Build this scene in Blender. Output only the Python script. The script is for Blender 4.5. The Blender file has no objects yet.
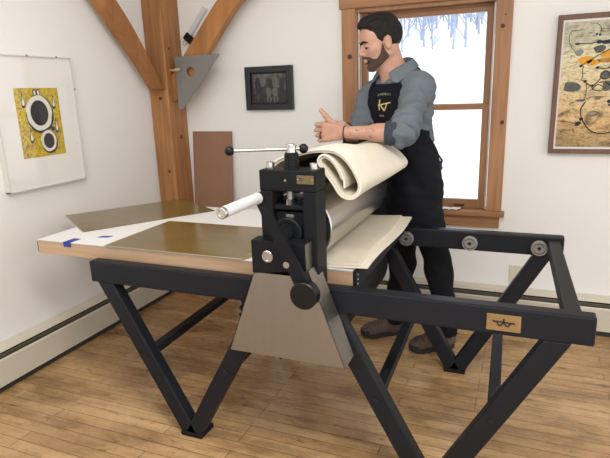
import bpy, bmesh, math, random
import numpy as np
from mathutils import Vector, Matrix
random.seed(7)
C = bpy.context.scene.collection
PI = math.pi

# ------------------------------------------------------------------ materials
def lin(c):
    out = []
    for v in c:
        v = v / 255.0
        out.append(v / 12.92 if v <= 0.04045 else ((v + 0.055) / 1.055) ** 2.4)
    return (out[0], out[1], out[2], 1.0)

class NT:
    def __init__(self, name):
        self.m = bpy.data.materials.new(name); self.m.use_nodes = True
        self.t = self.m.node_tree; self.b = self.t.nodes['Principled BSDF']
        self.out = self.t.nodes['Material Output']
    def n(self, typ, **kw):
        nd = self.t.nodes.new(typ)
        for k, v in kw.items():
            if k in nd.inputs.keys(): nd.inputs[k].default_value = v
            else: setattr(nd, k, v)
        return nd
    def l(self, a, b): self.t.links.new(a, b)
    def coords(self, scale=(1, 1, 1), rot=(0, 0, 0), loc=(0, 0, 0)):
        tc = self.n('ShaderNodeTexCoord'); mp = self.n('ShaderNodeMapping')
        mp.inputs['Scale'].default_value = scale; mp.inputs['Rotation'].default_value = rot
        mp.inputs['Location'].default_value = loc
        self.l(tc.outputs['Object'], mp.inputs['Vector']); return mp.outputs['Vector']
    def noise(self, vec, scale, detail=4, rough=0.55, dist=0.0):
        nd = self.n('ShaderNodeTexNoise'); nd.inputs['Scale'].default_value = scale
        nd.inputs['Detail'].default_value = detail; nd.inputs['Roughness'].default_value = rough
        nd.inputs['Distortion'].default_value = dist
        self.l(vec, nd.inputs['Vector']); return nd.outputs['Fac']
    def ramp(self, fac, stops):
        r = self.n('ShaderNodeValToRGB'); e = r.color_ramp.elements
        while len(e) < len(stops): e.new(0.5)
        for el, (p, c) in zip(e, stops):
            el.position = p; el.color = c if len(c) == 4 else lin(c)
        self.l(fac, r.inputs['Fac']); return r.outputs['Color']
    def mix(self, fac, a, b, mode='MIX'):
        m = self.n('ShaderNodeMix'); m.data_type = 'RGBA'; m.blend_type = mode
        for sock, v in ((m.inputs[0], fac), (m.inputs[6], a), (m.inputs[7], b)):
            if hasattr(v, 'node'): self.l(v, sock)
            else: sock.default_value = v
        return m.outputs[2]
    def bump(self, h, strength=0.3, dist=0.002):
        b = self.n('ShaderNodeBump'); b.inputs['Strength'].default_value = strength
        b.inputs['Distance'].default_value = dist
        self.l(h, b.inputs['Height']); self.l(b.outputs['Normal'], self.b.inputs['Normal'])
    def col(self, c):
        if hasattr(c, 'node'): self.l(c, self.b.inputs['Base Color'])
        else: self.b.inputs['Base Color'].default_value = c
    def rough(self, v):
        if hasattr(v, 'node'): self.l(v, self.b.inputs['Roughness'])
        else: self.b.inputs['Roughness'].default_value = v

def mat(name, c, rough=0.5, metal=0.0, var=0.0, vscale=8.0, bump=0.0, bscale=200.0, spec=0.5, stretch=(1, 1, 1), bdist=0.001):
    t = NT(name); base = lin(c)
    t.b.inputs['Metallic'].default_value = metal; t.b.inputs['Specular IOR Level'].default_value = spec
    t.rough(rough); v = t.coords(stretch)
    if var > 0:
        f = t.noise(v, vscale, 5)
        lo = tuple(x * (1 - var) for x in base[:3]) + (1,); hi = tuple(min(1, x * (1 + var)) for x in base[:3]) + (1,)
        t.col(t.ramp(f, [(0.3, lo), (0.7, hi)]))
    else: t.col(base)
    if bump > 0: t.bump(t.noise(v, bscale, 3), bump, bdist)
    return t.m

def wood(name, dark, mid, light, along, scale=1.0, rough=0.55, fine=26.0):
    t = NT(name); s = [fine * scale] * 3; s[along] = 1.6 * scale
    v = t.coords(tuple(s)); f = t.noise(v, 1.0, 6, 0.6, 0.7)
    s2 = [3.0 * scale] * 3; s2[along] = 0.8 * scale
    f2 = t.noise(t.coords(tuple(s2)), 1.0, 3)
    c1 = t.ramp(f, [(0.25, dark), (0.5, mid), (0.78, light)])
    c2 = t.ramp(f2, [(0.3, (190, 180, 170)), (0.7, (255, 255, 255))])
    t.col(t.mix(0.8, c1, c2, 'MULTIPLY')); t.rough(rough); t.bump(f, 0.15, 0.001)
    return t.m

M = {}
M['wall'] = mat('white_plaster', (237, 236, 233), 0.9, var=0.012, vscale=2.5, bump=0.08, bscale=60)
M['ceiling'] = mat('white_ceiling_paint', (238, 235, 230), 0.95)
M['post'] = wood('old_fir_beam', (148, 102, 62), (188, 134, 84), (208, 156, 104), 2, 1.0, 0.6, 34)
M['brace'] = wood('old_fir_brace', (148, 98, 54), (184, 126, 72), (202, 146, 88), 2, 0.8, 0.6, 16)
M['trim_v'] = wood('pine_trim_upright', (148, 104, 68), (176, 128, 88), (190, 144, 104), 2, 1.3, 0.5)
M['trim_h'] = wood('pine_trim_level', (146, 102, 66), (172, 125, 86), (188, 142, 102), 0, 1.3, 0.5)
M['knot'] = mat('wood_knot', (70, 42, 28), 0.6, var=0.2, vscale=40)
M['black_metal'] = mat('black_enamelled_steel', (27, 30, 36), 0.42, 0.0, var=0.06, vscale=12, bump=0.03, bscale=300, spec=0.22)
M['dark_cast'] = mat('black_cast_iron', (21, 23, 27), 0.5, 0.0, var=0.1, vscale=10, bump=0.06, bscale=160, spec=0.2)
M['black_plastic'] = mat('black_knob_plastic', (18, 19, 21), 0.35, spec=0.3)
M['chrome'] = mat('bright_steel', (205, 203, 198), 0.25, 1.0, var=0.05, vscale=30)
M['roller'] = mat('polished_roller_steel', (200, 198, 193), 0.26, 1.0, var=0.08, vscale=4, stretch=(1, .3, 1))
M['bearing'] = mat('bearing_steel', (170, 169, 167), 0.5, 1.0)
M['cover'] = mat('brushed_cover_steel', (158, 154, 148), 0.42, 1.0, var=0.03, vscale=2, stretch=(20, 20, 1.0))
M['grip'] = mat('pale_grey_grip', (205, 206, 206), 0.45)
M['brass'] = mat('engraved_brass', (156, 126, 84), 0.5, 0.4, var=0.1, vscale=40)
M['brass_dark'] = mat('tarnished_name_plate', (120, 102, 72), 0.5, 0.5, var=0.1, vscale=40)
M['ink'] = mat('black_ink', (20, 20, 22), 0.6)
M['bedwood'] = wood('bed_edge_wood', (196, 162, 130), (212, 180, 148), (222, 194, 164), 0, 1.2, 0.5, 40)
M['bedsheet'] = mat('white_bed_board', (232, 232, 232), 0.45, var=0.01, vscale=4)
M['bededge'] = mat('grey_board_edge', (176, 178, 180), 0.4)
M['tape'] = mat('blue_masking_tape', (36, 62, 150), 0.6, var=0.05, vscale=60)
M['felt'] = mat('cream_wool_felt', (229, 222, 206), 0.95, var=0.03, vscale=12, bump=0.25, bscale=500, spec=0.1)
M['felt_b'] = mat('cream_wool_felt_used', (220, 212, 194), 0.95, var=0.04, vscale=10, bump=0.25, bscale=500, spec=0.1)
M['heater'] = mat('cream_heater_enamel', (206, 199, 182), 0.45, var=0.02, vscale=5)
M['heater_dark'] = mat('heater_slot', (48, 46, 42), 0.7)
M['heater_fin'] = mat('heater_damper', (112, 106, 94), 0.5)
M['board'] = mat('brown_hardboard', (146, 110, 88), 0.75, var=0.05, vscale=14, bump=0.05, bscale=200)
M['blackframe'] = mat('black_picture_frame', (26, 27, 31), 0.35, var=0.05, vscale=20)
M['brownframe'] = wood('brown_picture_frame', (104, 74, 58), (124, 90, 72), (136, 102, 84), 2, 1.5, 0.5)
M['mat_board'] = mat('white_mat_board', (236, 234, 230), 0.85)
M['acryl_edge'] = mat('grey_frame_edge', (214, 212, 206), 0.5)
M['ring_white'] = mat('white_print_ink', (226, 224, 214), 0.8)
M['ring_black'] = mat('charcoal_print_ink', (44, 44, 46), 0.8, var=0.15, vscale=60)
M['steel_sheet'] = mat('grey_sheet_metal', (132, 131, 128), 0.5, 0.5, var=0.04, vscale=8)
M['peg'] = mat('pale_wood_peg', (206, 180, 128), 0.6)
M['paper'] = mat('white_paper', (208, 208, 209), 0.7, var=0.02, vscale=20)
M['outlet'] = mat('ivory_plastic', (214, 206, 186), 0.5)
M['snow'] = mat('fresh_snow', (244, 246, 250), 0.9, var=0.02, vscale=0.3)
M['haze_tree'] = mat('haze_tinted_bark', (160, 172, 194), 0.9, var=0.1, vscale=2)  # distance haze and window glare put into the bark colour
M['shirt'] = mat('slate_blue_cotton', (104, 112, 120), 0.9, var=0.06, vscale=18, bump=0.25, bscale=60, spec=0.15, bdist=0.004)
M['shirt_dark'] = mat('shirt_lining', (62, 68, 78), 0.9, var=0.06, vscale=30, bump=0.2, bscale=90, spec=0.15)
M['apron'] = mat('navy_black_canvas', (19, 21, 29), 0.85, var=0.08, vscale=20, bump=0.15, bscale=50, spec=0.2, bdist=0.004)
M['trousers'] = mat('black_denim', (24, 25, 29), 0.9, var=0.1, vscale=16, bump=0.2, bscale=40, spec=0.2, bdist=0.004)
M['hair'] = mat('dark_brown_hair', (22, 18, 18), 0.65, var=0.5, vscale=1, bump=1.0, bscale=1, stretch=(40, 190, 90), bdist=0.008, spec=0.3)
M['beard'] = mat('dark_trimmed_beard', (74, 58, 51), 0.9, var=0.35, vscale=160, bump=0.6, bscale=260, bdist=0.003)
M['eye'] = mat('eye_white', (205, 198, 192), 0.3)
M['iris'] = mat('dark_iris', (38, 28, 24), 0.3)
M['lip'] = mat('lip_skin', (152, 106, 94), 0.6)
M['shoe'] = mat('brown_shoe_leather', (88, 70, 58), 0.7, var=0.25, vscale=25, bump=0.3, bscale=60)
M['sole'] = mat('dark_rubber_sole', (34, 31, 30), 0.7)
M['gold'] = mat('gold_print', (196, 178, 120), 0.7)
M['tan_text'] = mat('pale_print', (150, 146, 140), 0.8)
M['gold_ring'] = mat('dark_ring_metal', (70, 70, 74), 0.3, 1.0)

def skin_material():
    t = NT('skin'); v = t.coords()
    f = t.noise(v, 22, 4); base = t.ramp(f, [(0.3, (180, 136, 115)), (0.7, (198, 155, 134))])
    # small tattoos on the forearm: shapes of ink that belong to the skin
    sep = t.n('ShaderNodeSeparateXYZ'); t.l(v, sep.inputs[0])
    f2 = t.noise(t.coords((1, 1.6, 1)), 75, 2)
    ink = t.n('ShaderNodeMath', operation='GREATER_THAN'); t.l(f2, ink.inputs[0]); ink.inputs[1].default_value = 0.60
    rng = t.n('ShaderNodeMapRange'); rng.inputs['From Min'].default_value = TAT[0]; rng.inputs['From Max'].default_value = TAT[0] + 0.004
    t.l(sep.outputs[0], rng.inputs['Value'])
    rng2 = t.n('ShaderNodeMapRange'); rng2.inputs['From Min'].default_value = TAT[1] + 0.004; rng2.inputs['From Max'].default_value = TAT[1]
    t.l(sep.outputs[0], rng2.inputs['Value'])
    rng3 = t.n('ShaderNodeMapRange'); rng3.inputs['From Min'].default_value = 1.19; rng3.inputs['From Max'].default_value = 1.186
    t.l(sep.outputs[2], rng3.inputs['Value'])
    a = t.n('ShaderNodeMath', operation='MULTIPLY'); t.l(rng.outputs[0], a.inputs[0]); t.l(rng2.outputs[0], a.inputs[1])
    b = t.n('ShaderNodeMath', operation='MULTIPLY'); t.l(a.outputs[0], b.inputs[0]); t.l(ink.outputs[0], b.inputs[1])
    d = t.n('ShaderNodeMath', operation='MULTIPLY'); t.l(b.outputs[0], d.inputs[0]); t.l(rng3.outputs[0], d.inputs[1])
    e = t.n('ShaderNodeMath', operation='MULTIPLY'); t.l(d.outputs[0], e.inputs[0]); e.inputs[1].default_value = 0.6
    t.col(t.mix(e.outputs[0], base, lin((60, 58, 62)))); t.rough(0.5)
    t.b.inputs['Subsurface Weight'].default_value = 0.08
    t.b.inputs['Subsurface Radius'].default_value = (0.01, 0.004, 0.002)
    return t.m

def floor_material():
    t = NT('maple_strip_floor'); v = t.coords((1, 1, 1), (0, 0, 0), (0.13, 0.02, 0))
    br = t.n('ShaderNodeTexBrick'); br.offset = 0.37; br.offset_frequency = 3; br.squash = 1.0
    br.inputs['Scale'].default_value = 1.0; br.inputs['Brick Width'].default_value = 0.86
    br.inputs['Row Height'].default_value = 0.058; br.inputs['Mortar Size'].default_value = 0.0017
    br.inputs['Mortar Smooth'].default_value = 0.4; br.inputs['Bias'].default_value = 0.0
    br.inputs['Color1'].default_value = lin((208, 174, 131)); br.inputs['Color2'].default_value = lin((184, 148, 106))
    br.inputs['Mortar'].default_value = lin((104, 72, 42))
    t.l(v, br.inputs['Vector'])
    grain = t.noise(t.coords((2.2, 42, 1)), 1.0, 6, 0.6, 0.5)
    g = t.ramp(grain, [(0.3, (205, 195, 185)), (0.6, (255, 255, 255))])
    c = t.mix(0.6, br.outputs['Color'], g, 'MULTIPLY')
    big = t.noise(t.coords((1.6, 3.0, 1)), 1.7, 5, 0.6)
    c = t.mix(0.75, c, t.ramp(big, [(0.36, (178, 168, 156)), (0.52, (250, 246, 240)), (0.75, (255, 255, 255))]), 'MULTIPLY')
    wear = t.noise(t.coords((2.4, 6.0, 1), (0, 0, 0), (3.1, 1.7, 0)), 3.4, 8, 0.78)
    c = t.mix(0.8, c, t.ramp(wear, [(0.33, (120, 102, 84)), (0.44, (255, 255, 255))]), 'MULTIPLY')
    t.col(c); t.rough(t.ramp(wear, [(0.3, (170, 170, 170)), (0.7, (110, 110, 110))]))
    t.bump(br.outputs['Fac'], 0.25, -0.001)
    t.b.inputs['Specular IOR Level'].default_value = 0.4
    return t.m

def glass_material(name, refl=0.06, tint=(1, 1, 1, 1)):
    m = bpy.data.materials.new(name); m.use_nodes = True; t = m.node_tree
    t.nodes.remove(t.nodes['Principled BSDF'])
    tr = t.nodes.new('ShaderNodeBsdfTransparent'); tr.inputs[0].default_value = tint
    gl = t.nodes.new('ShaderNodeBsdfGlossy'); gl.inputs['Roughness'].default_value = 0.04
    mx = t.nodes.new('ShaderNodeMixShader'); mx.inputs[0].default_value = refl
    t.links.new(tr.outputs[0], mx.inputs[1]); t.links.new(gl.outputs[0], mx.inputs[2])
    t.links.new(mx.outputs[0], t.nodes['Material Output'].inputs[0]); return m
M['glass'] = glass_material('window_glass', 0.03)
M['acrylic'] = glass_material('clear_acrylic', 0.025)

def plate_material():
    t = NT('tarnished_brass_plate'); f = t.noise(t.coords((1, 1, 1)), 5, 6, 0.6)
    t.col(t.ramp(f, [(0.3, (104, 86, 42)), (0.7, (132, 112, 62))]))
    t.b.inputs['Metallic'].default_value = 0.25
    f2 = t.noise(t.coords((3, 30, 1), (0, 0, .5)), 2, 4)
    t.rough(t.ramp(f2, [(0.3, (90, 90, 90)), (0.7, (130, 130, 130))])); return t.m
M['plate'] = plate_material()
M['plate_edge'] = mat('bright_plate_edge', (200, 184, 140), 0.35, 0.7)

def yellow_print():
    t = NT('yellow_print'); f = t.noise(t.coords(), 22, 6, 0.7); f2 = t.noise(t.coords(), 90, 4, 0.7)
    c = t.ramp(f, [(0.3, (158, 134, 40)), (0.5, (204, 174, 44)), (0.7, (226, 200, 66))])
    t.col(t.mix(0.7, c, t.ramp(f2, [(0.34, (110, 100, 70)), (0.5, (255, 255, 255))]), 'MULTIPLY')); t.rough(0.8); return t.m
M['yellow'] = yellow_print()

def painting_material():
    t = NT('abstract_paint'); v = t.coords((1, 1, 1))
    f = t.noise(t.coords((7.0, 1, 20.0)), 1.6, 8, 0.72, 0.9)
    sep = t.n('ShaderNodeSeparateXYZ'); t.l(t.coords(), sep.inputs[0])
    hgt = t.n('ShaderNodeMapRange'); hgt.inputs['From Min'].default_value = -0.35; hgt.inputs['From Max'].default_value = 0.35
    t.l(sep.outputs[2], hgt.inputs['Value'])
    jit = t.n('ShaderNodeMath', operation='MULTIPLY_ADD'); t.l(t.noise(v, 5, 4), jit.inputs[0]); jit.inputs[1].default_value = 0.35
    t.l(hgt.outputs[0], jit.inputs[2])
    zone = t.ramp(jit.outputs[0], [(0.25, (176, 152, 110)), (0.42, (232, 194, 142)), (0.6, (238, 212, 168)), (0.78, (238, 228, 192)), (0.92, (236, 230, 200)), (1.0, (206, 204, 184))])
    c = t.mix(0.95, zone, t.ramp(f, [(0.33, (96, 90, 80)), (0.47, (236, 232, 222)), (0.7, (255, 255, 250))]), 'MULTIPLY')
    blot = t.noise(v, 13, 6, 0.65, 1.0)
    c = t.mix(0.8, c, t.ramp(blot, [(0.30, (96, 96, 94)), (0.42, (255, 255, 255))]), 'MULTIPLY')
    grit = t.noise(t.coords((1, 1, 2.2)), 60, 5, 0.75)
    c = t.mix(0.6, c, t.ramp(grit, [(0.34, (88, 84, 76)), (0.5, (255, 255, 255))]), 'MULTIPLY')
    t.col(c); t.rough(0.7); return t.m
M['painting'] = painting_material()
M['orange'] = mat('orange_paint', (222, 156, 44), 0.7, var=0.15, vscale=30)
M['greyblot'] = mat('grey_wash', (92, 92, 92), 0.8, var=0.25, vscale=30)
M['olive'] = mat('olive_orange_paint', (176, 132, 62), 0.8, var=0.2, vscale=40)
M['greywash'] = mat('pale_grey_wash', (150, 146, 134), 0.8, var=0.2, vscale=40)
M['navy_ink'] = mat('navy_ink', (40, 44, 62), 0.7)

def tintype():
    t = NT('dark_group_photograph'); f = t.noise(t.coords(), 26, 5, 0.65, 0.6)
    sep = t.n('ShaderNodeSeparateXYZ'); t.l(t.coords(), sep.inputs[0])
    hgt = t.n('ShaderNodeMapRange'); hgt.inputs['From Min'].default_value = -0.1; hgt.inputs['From Max'].default_value = 0.1
    hgt.inputs['To Min'].default_value = -0.12; hgt.inputs['To Max'].default_value = 0.14
    t.l(sep.outputs[2], hgt.inputs['Value'])
    a = t.n('ShaderNodeMath', operation='ADD'); t.l(f, a.inputs[0]); t.l(hgt.outputs[0], a.inputs[1])
    t.col(t.ramp(a.outputs[0], [(0.42, (30, 30, 31)), (0.55, (58, 57, 54)), (0.72, (104, 102, 94))])); t.rough(0.4); return t.m
M['tintype'] = tintype()
M['tintype_light'] = mat('pale_photo_figures', (92, 90, 84), 0.5, var=0.3, vscale=60)
M['tintype_dark'] = mat('dark_photo_figures', (34, 34, 36), 0.5, var=0.3, vscale=60)
M['floor'] = floor_material()

# ------------------------------------------------------------------ building helpers
ORG = {}
def tag(o, label=None, cat=None, group=None, kind=None):
    if label: o['label'] = label
    if cat: o['category'] = cat
    if group: o['group'] = group
    if kind: o['kind'] = kind
    return o
def thing(name, loc, label, cat, group=None):
    o = bpy.data.objects.new(name, None); C.objects.link(o); o.location = loc; o.empty_display_size = 0.05
    ORG[o] = Vector(loc); return tag(o, label, cat, group)
def struct_empty(name, loc):
    o = bpy.data.objects.new(name, None); C.objects.link(o); o.location = loc; ORG[o] = Vector(loc); o['kind'] = 'structure'; return o
def link_mesh(name, me, m, parent=None, loc=None):
    """vertices are in world coordinates; the object origin goes to the parent's origin (or to loc)"""
    o = bpy.data.objects.new(name, me); C.objects.link(o)
    org = ORG[parent] if parent else Vector(loc or (0, 0, 0))
    me.transform(Matrix.Translation(-org)); ORG[o] = org
    if parent: o.parent = parent
    else: o.location = org
    for mm in (m if isinstance(m, (list, tuple)) else [m]): me.materials.append(mm)
    return o
class MB:
    def __init__(self): self.bm = bmesh.new()
    def box(self, lo, hi):
        v = [self.bm.verts.new((x, y, z)) for x in (lo[0], hi[0]) for y in (lo[1], hi[1]) for z in (lo[2], hi[2])]
        for f in ((0, 1, 3, 2), (4, 6, 7, 5), (0, 4, 5, 1), (2, 3, 7, 6), (0, 2, 6, 4), (1, 5, 7, 3)):
            self.bm.faces.new([v[i] for i in f])
        return self
    def prism(self, pts, ext):
        """closed polygon of 3D points pushed along the vector ext"""
        e = Vector(ext); a = [self.bm.verts.new(Vector(p)) for p in pts]; b = [self.bm.verts.new(Vector(p) + e) for p in pts]
        self.bm.faces.new(a); self.bm.faces.new(b[::-1]); n = len(pts)
        for i in range(n): self.bm.faces.new((a[i], b[i], b[(i + 1) % n], a[(i + 1) % n]))
        return self
    def cyl(self, a, b, r0, r1=None, n=24):
        a = Vector(a); b = Vector(b); r1 = r0 if r1 is None else r1
        q = (b - a).to_track_quat('Z', 'Y'); rings = []
        for p, r in ((a, r0), (b, r1)):
            rings.append([self.bm.verts.new(p + q @ Vector((r * math.cos(2 * PI * i / n), r * math.sin(2 * PI * i / n), 0))) for i in range(n)])
        for i in range(n): self.bm.faces.new((rings[0][i], rings[0][(i + 1) % n], rings[1][(i + 1) % n], rings[1][i]))
        self.bm.faces.new(rings[0][::-1]); self.bm.faces.new(rings[1]); return self
    def lathe(self, a, b, prof, n=28):
        """profile of (t along a->b in metres, radius)"""
        a = Vector(a); d = (Vector(b) - a).normalized(); q = d.to_track_quat('Z', 'Y'); rings = []
        for t, r in prof:
            rings.append([self.bm.verts.new(a + d * t + q @ Vector((r * math.cos(2 * PI * i / n), r * math.sin(2 * PI * i / n), 0))) for i in range(n)])
        for k in range(len(rings) - 1):
            for i in range(n): self.bm.faces.new((rings[k][i], rings[k][(i + 1) % n], rings[k + 1][(i + 1) % n], rings[k + 1][i]))
        self.bm.faces.new(rings[0][::-1]); self.bm.faces.new(rings[-1]); return self
    def sphere(self, c, r, sc=(1, 1, 1), u=20, v=12):
        mtx = Matrix.Translation(c) @ Matrix.Diagonal((r * sc[0], r * sc[1], r * sc[2], 1))
        bmesh.ops.create_uvsphere(self.bm, u_segments=u, v_segments=v, radius=1.0, matrix=mtx); return self
    def tube(self, pts, r, n=8, close=False):
        pts = [Vector(p) for p in pts]; rings = []; N = len(pts)
        rr = r if isinstance(r, (list, tuple)) else [r] * N; up = Vector((0, 0, 1)); prev = None
        for i, p in enumerate(pts):
            d = (pts[(i + 1) % N] - pts[i - 1]) if close else (pts[min(i + 1, N - 1)] - pts[max(i - 1, 0)])
            d.normalize()
            if prev is None:
                prev = d.orthogonal()
            x = (prev - d * prev.dot(d)).normalized(); prev = x; y = d.cross(x)
            rings.append([self.bm.verts.new(p + (x * math.cos(2 * PI * k / n) + y * math.sin(2 * PI * k / n)) * rr[i]) for k in range(n)])
        for i in range(N if close else N - 1):
            A = rings[i]; B = rings[(i + 1) % N]
            for k in range(n): self.bm.faces.new((A[k], A[(k + 1) % n], B[(k + 1) % n], B[k]))
        if not close: self.bm.faces.new(rings[0][::-1]); self.bm.faces.new(rings[-1])
        return self
    def build(self, name, m, parent=None, loc=None, bevel=0.0, smooth=False, seg=2):
        bm = self.bm; bmesh.ops.recalc_face_normals(bm, faces=bm.faces[:])
        if bevel > 0:
            bmesh.ops.bevel(bm, geom=[e for e in bm.edges if e.calc_face_angle(0) > 0.5], offset=bevel, segments=seg, affect='EDGES', profile=0.5)
        if smooth:
            for f in bm.faces: f.smooth = True
            for e in bm.edges:
                if e.calc_face_angle(0) > 0.7: e.smooth = False
        me = bpy.data.meshes.new(name); bm.to_mesh(me); bm.free()
        return link_mesh(name, me, m, parent, loc)
def copy_tree(o, parent=None):
    c = o.copy(); C.objects.link(c); ORG[c] = ORG[o].copy()
    if parent: c.parent = parent
    for ch in list(o.children): copy_tree(ch, c)
    return c
def catmull(pts, n=8):
    P = [np.array(p, float) for p in pts]; P = [2 * P[0] - P[1]] + P + [2 * P[-1] - P[-2]]; out = []
    for i in range(1, len(P) - 2):
        for k in range(n):
            t = k / n; a, b, c, d = P[i - 1], P[i], P[i + 1], P[i + 2]
            out.append(0.5 * (2 * b + (c - a) * t + (2 * a - 5 * b + 4 * c - d) * t * t + (3 * b - a - 3 * c + d) * t ** 3))
    out.append(P[-2]); return out

# ------------------------------------------------------------------ room
XW, YW = -2.29, 3.13
def structure(o): o['kind'] = 'structure'; return o
structure(MB().box((XW - .15, -3.5, -.1), (3.6, YW + .15, 0)).build('floor', M['floor']))
structure(MB().box((XW - .15, -3.5, 2.62), (3.6, YW + .15, 2.75)).build('ceiling', M['ceiling']))
structure(MB().box((XW - .15, -3.5, 0), (XW, YW + .15, 2.62)).build('wall_left', M['wall']))
WX0, WX1, WZ0, WZ1 = -.965, -.165, .655, 1.80          # rough opening of the window
b = MB()
b.box((XW, YW, 0), (WX0, YW + .15, 2.62)).box((WX1, YW, 0), (3.6, YW + .15, 2.62))
b.box((WX0, YW, 0), (WX1, YW + .15, WZ0)).box((WX0, YW, WZ1), (WX1, YW + .15, 2.62))
structure(b.build('wall_back', M['wall']))

# window
w = struct_empty('window_1', (-.565, YW, WZ0))
for x0, x1 in ((-1.028, -.945), (-.188, -.106)):
    MB().box((x0, YW - .022, .665), (x1, YW + .001, 1.795)).build('casing', M['trim_v'], w, bevel=.003)
MB().box((-1.04, YW - .026, 1.795), (-.094, YW + .001, 1.90)).build('head_casing', M['trim_h'], w, bevel=.003)
MB().box((-1.03, YW - .02, .565), (-.112, YW + .001, .637)).build('apron_board', M['trim_h'], w, bevel=.003)
MB().box((-1.05, YW - .055, .637), (-.088, YW + .10, .665)).build('sill', M['trim_h'], w, bevel=.004)
b = MB(); b.box((WX0, YW, WZ0), (-.945, YW + .14, WZ1)); b.box((-.188, YW, WZ0), (WX1, YW + .14, WZ1)); b.box((-.945, YW, 1.775), (-.188, YW + .14, WZ1))
b.build('jamb', M['trim_v'], w)
def sash(z0, z1, y, bot, top):
    b = MB(); b.box((-.935, y, z0), (-.895, y + .03, z1)); b.box((-.238, y, z0), (-.198, y + .03, z1))
    o = b.build('sash', M['trim_v'], w, bevel=.002)
    MB().box((-.895, y, z0), (-.238, y + .03, z0 + bot)).box((-.895, y, z1 - top), (-.238, y + .03, z1)).build('rail', M['trim_h'], o, bevel=.002)
    MB().box((-.90, y + .012, z0 + .01), (-.233, y + .016, z1 - .01)).build('pane', M['glass'], o)
sash(.665, 1.252, YW + .028, .05, .03); sash(1.225, 1.775, YW + .065, .03, .042)
for x in (-.196, -.937):
    MB().box((x - .004, YW + .02, .665), (x + .004, YW + .026, 1.775)).build('weather_strip', M['acryl_edge'], w)
MB().box((-.37, YW + .016, .678), (-.31, YW + .03, .688)).build('sash_lift', M['knot'], w, bevel=.003)
for x, z in ((-.152, 1.645), (-.128, 1.155), (-.142, 1.70)):
    MB().cyl((x, YW - .0235, z), (x, YW - .021, z), .011 if z != 1.70 else .004, n=14).build('knot', M['knot'], w)
for x in (-.98,):
    MB().cyl((x, YW - .0235, 1.535), (x, YW - .021, 1.535), .014, n=14).build('knot', M['knot'], w)

# timber post and braces
PX1, PY0 = -2.144, 2.938
def timber_poly(pts_low, pts_up): return catmull(pts_low, 6) + catmull(pts_up, 6)[::-1]
post = MB().box((XW + .003, PY0, 0), (PX1, YW - .002, 2.62)).build('timber_post', M['post'], None, (-2.215, 3.03, 0), bevel=.006)
tag(post, 'square brown timber post standing in the corner of the room', 'post')
kn = [(-2.205, PY0 - .001, 1.335, .012), (-2.19, PY0 - .001, .86, .01)]
for x, y, z, r in kn: MB().cyl((x, y - .001, z), (x, y + .002, z), r, n=14).build('knot', M['knot'], post)
for y, z, r in ((3.04, 1.08, .012), (2.99, 1.64, .009)): MB().cyl((PX1 - .001, y, z), (PX1 + .0015, y, z), r, n=14).build('knot', M['knot'], post)
low = [(2.87, 1.394), (2.725, 1.566), (2.58, 1.713), (2.44, 1.864), (2.25, 2.035), (1.8, 2.28), (1.35, 2.60)]
up = [(2.939, 1.34), (2.861, 1.477), (2.724, 1.685), (2.56, 1.875), (2.36, 2.06), (2.05, 2.32), (1.72, 2.60)]
poly = [(-2.155, 2.939, 1.394)] + [(-2.155, p[0], p[1]) for p in catmull(low, 6)] + [(-2.155, p[0], p[1]) for p in catmull(up, 6)[::-1] if p[1] > 1.40]
tag(MB().prism(poly, (-.085, 0, 0)).build('timber_brace', M['brace'], None, (-2.2, 2.5, 1.8), bevel=.005),
    'curved brown timber brace rising towards the left wall above the white framed print', 'brace', 'curved braces of the corner post')
low = [(-2.144, 1.30), (-2.0, 1.415), (-1.88, 1.576), (-1.74, 1.745), (-1.60, 1.885), (-1.35, 2.05), (-1.0, 2.32), (-.6, 2.6)]
up = [(-2.144, 1.47), (-2.009, 1.624), (-1.768, 1.895), (-1.55, 2.09), (-1.25, 2.33), (-.85, 2.6)]
poly = [(p[0], 2.985, p[1]) for p in timber_poly(low, up)]
tag(MB().prism(poly, (0, .06, 0)).build('timber_brace', M['brace'], None, (-1.8, 3.03, 1.7), bevel=.005),
    'curved brown timber brace rising to the right from the post, behind the grey metal triangle', 'brace', 'curved braces of the corner post')

# set square on a peg
def tri():
    t = MB(); bm = t.bm; y = 2.958
    outer = [(-2.085, 1.585), (-1.753, 1.588), (-2.054, 1.262), (-2.085, 1.262)]
    c = (-1.973, 1.49); n = 28
    hole = [(c[0] + .03 * math.cos(-2 * PI * i / n), c[1] + .03 * math.sin(-2 * PI * i / n)) for i in range(n)]
    def ring(yy): return [bm.verts.new((p[0], yy, p[1])) for p in outer], [bm.verts.new((p[0], yy, p[1])) for p in hole]
    for yy in (y, y + .003):
        o, h = ring(yy); es = [bm.edges.new((o[i], o[(i + 1) % 4])) for i in range(4)] + [bm.edges.new((h[i], h[(i + 1) % n])) for i in range(n)]
        bmesh.ops.triangle_fill(bm, use_beauty=True, edges=es)
        if yy == y: o0, h0 = o, h
    for A, B in ((o0, o), (h0, h)):
        for i in range(len(A)): bm.faces.new((A[i], A[(i + 1) % len(A)], B[(i + 1) % len(A)], B[i]))
    return t
tr = tag(tri().build('metal_triangle', M['steel_sheet'], None, (-1.98, 2.96, 1.5)), 'grey sheet metal triangle with a round hole hung on the timber post', 'triangle')
pg = thing('wooden_peg', (-2.09, 2.96, 1.508), 'short pale wooden peg holding the metal triangle to the post', 'peg')
MB().cyl((-2.083, 2.949, 1.506), (-2.048, 2.947, 1.508), .0085, n=12).cyl((-2.142, 2.985, 1.506), (-2.06, 2.957, 1.506), .006, n=12).build('shaft', M['peg'], pg, smooth=True)
rl = thing('paper_strip', (-1.98, 3.1, 1.75), 'narrow white paper strip clipped upright behind the right timber brace', 'paper')
d = Vector((.148, 0, .17)).normalized(); n_ = Vector((-d.z, 0, d.x))
p0 = Vector((-2.068, 3.105, 1.722)); p1 = p0 + d * .21
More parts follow.
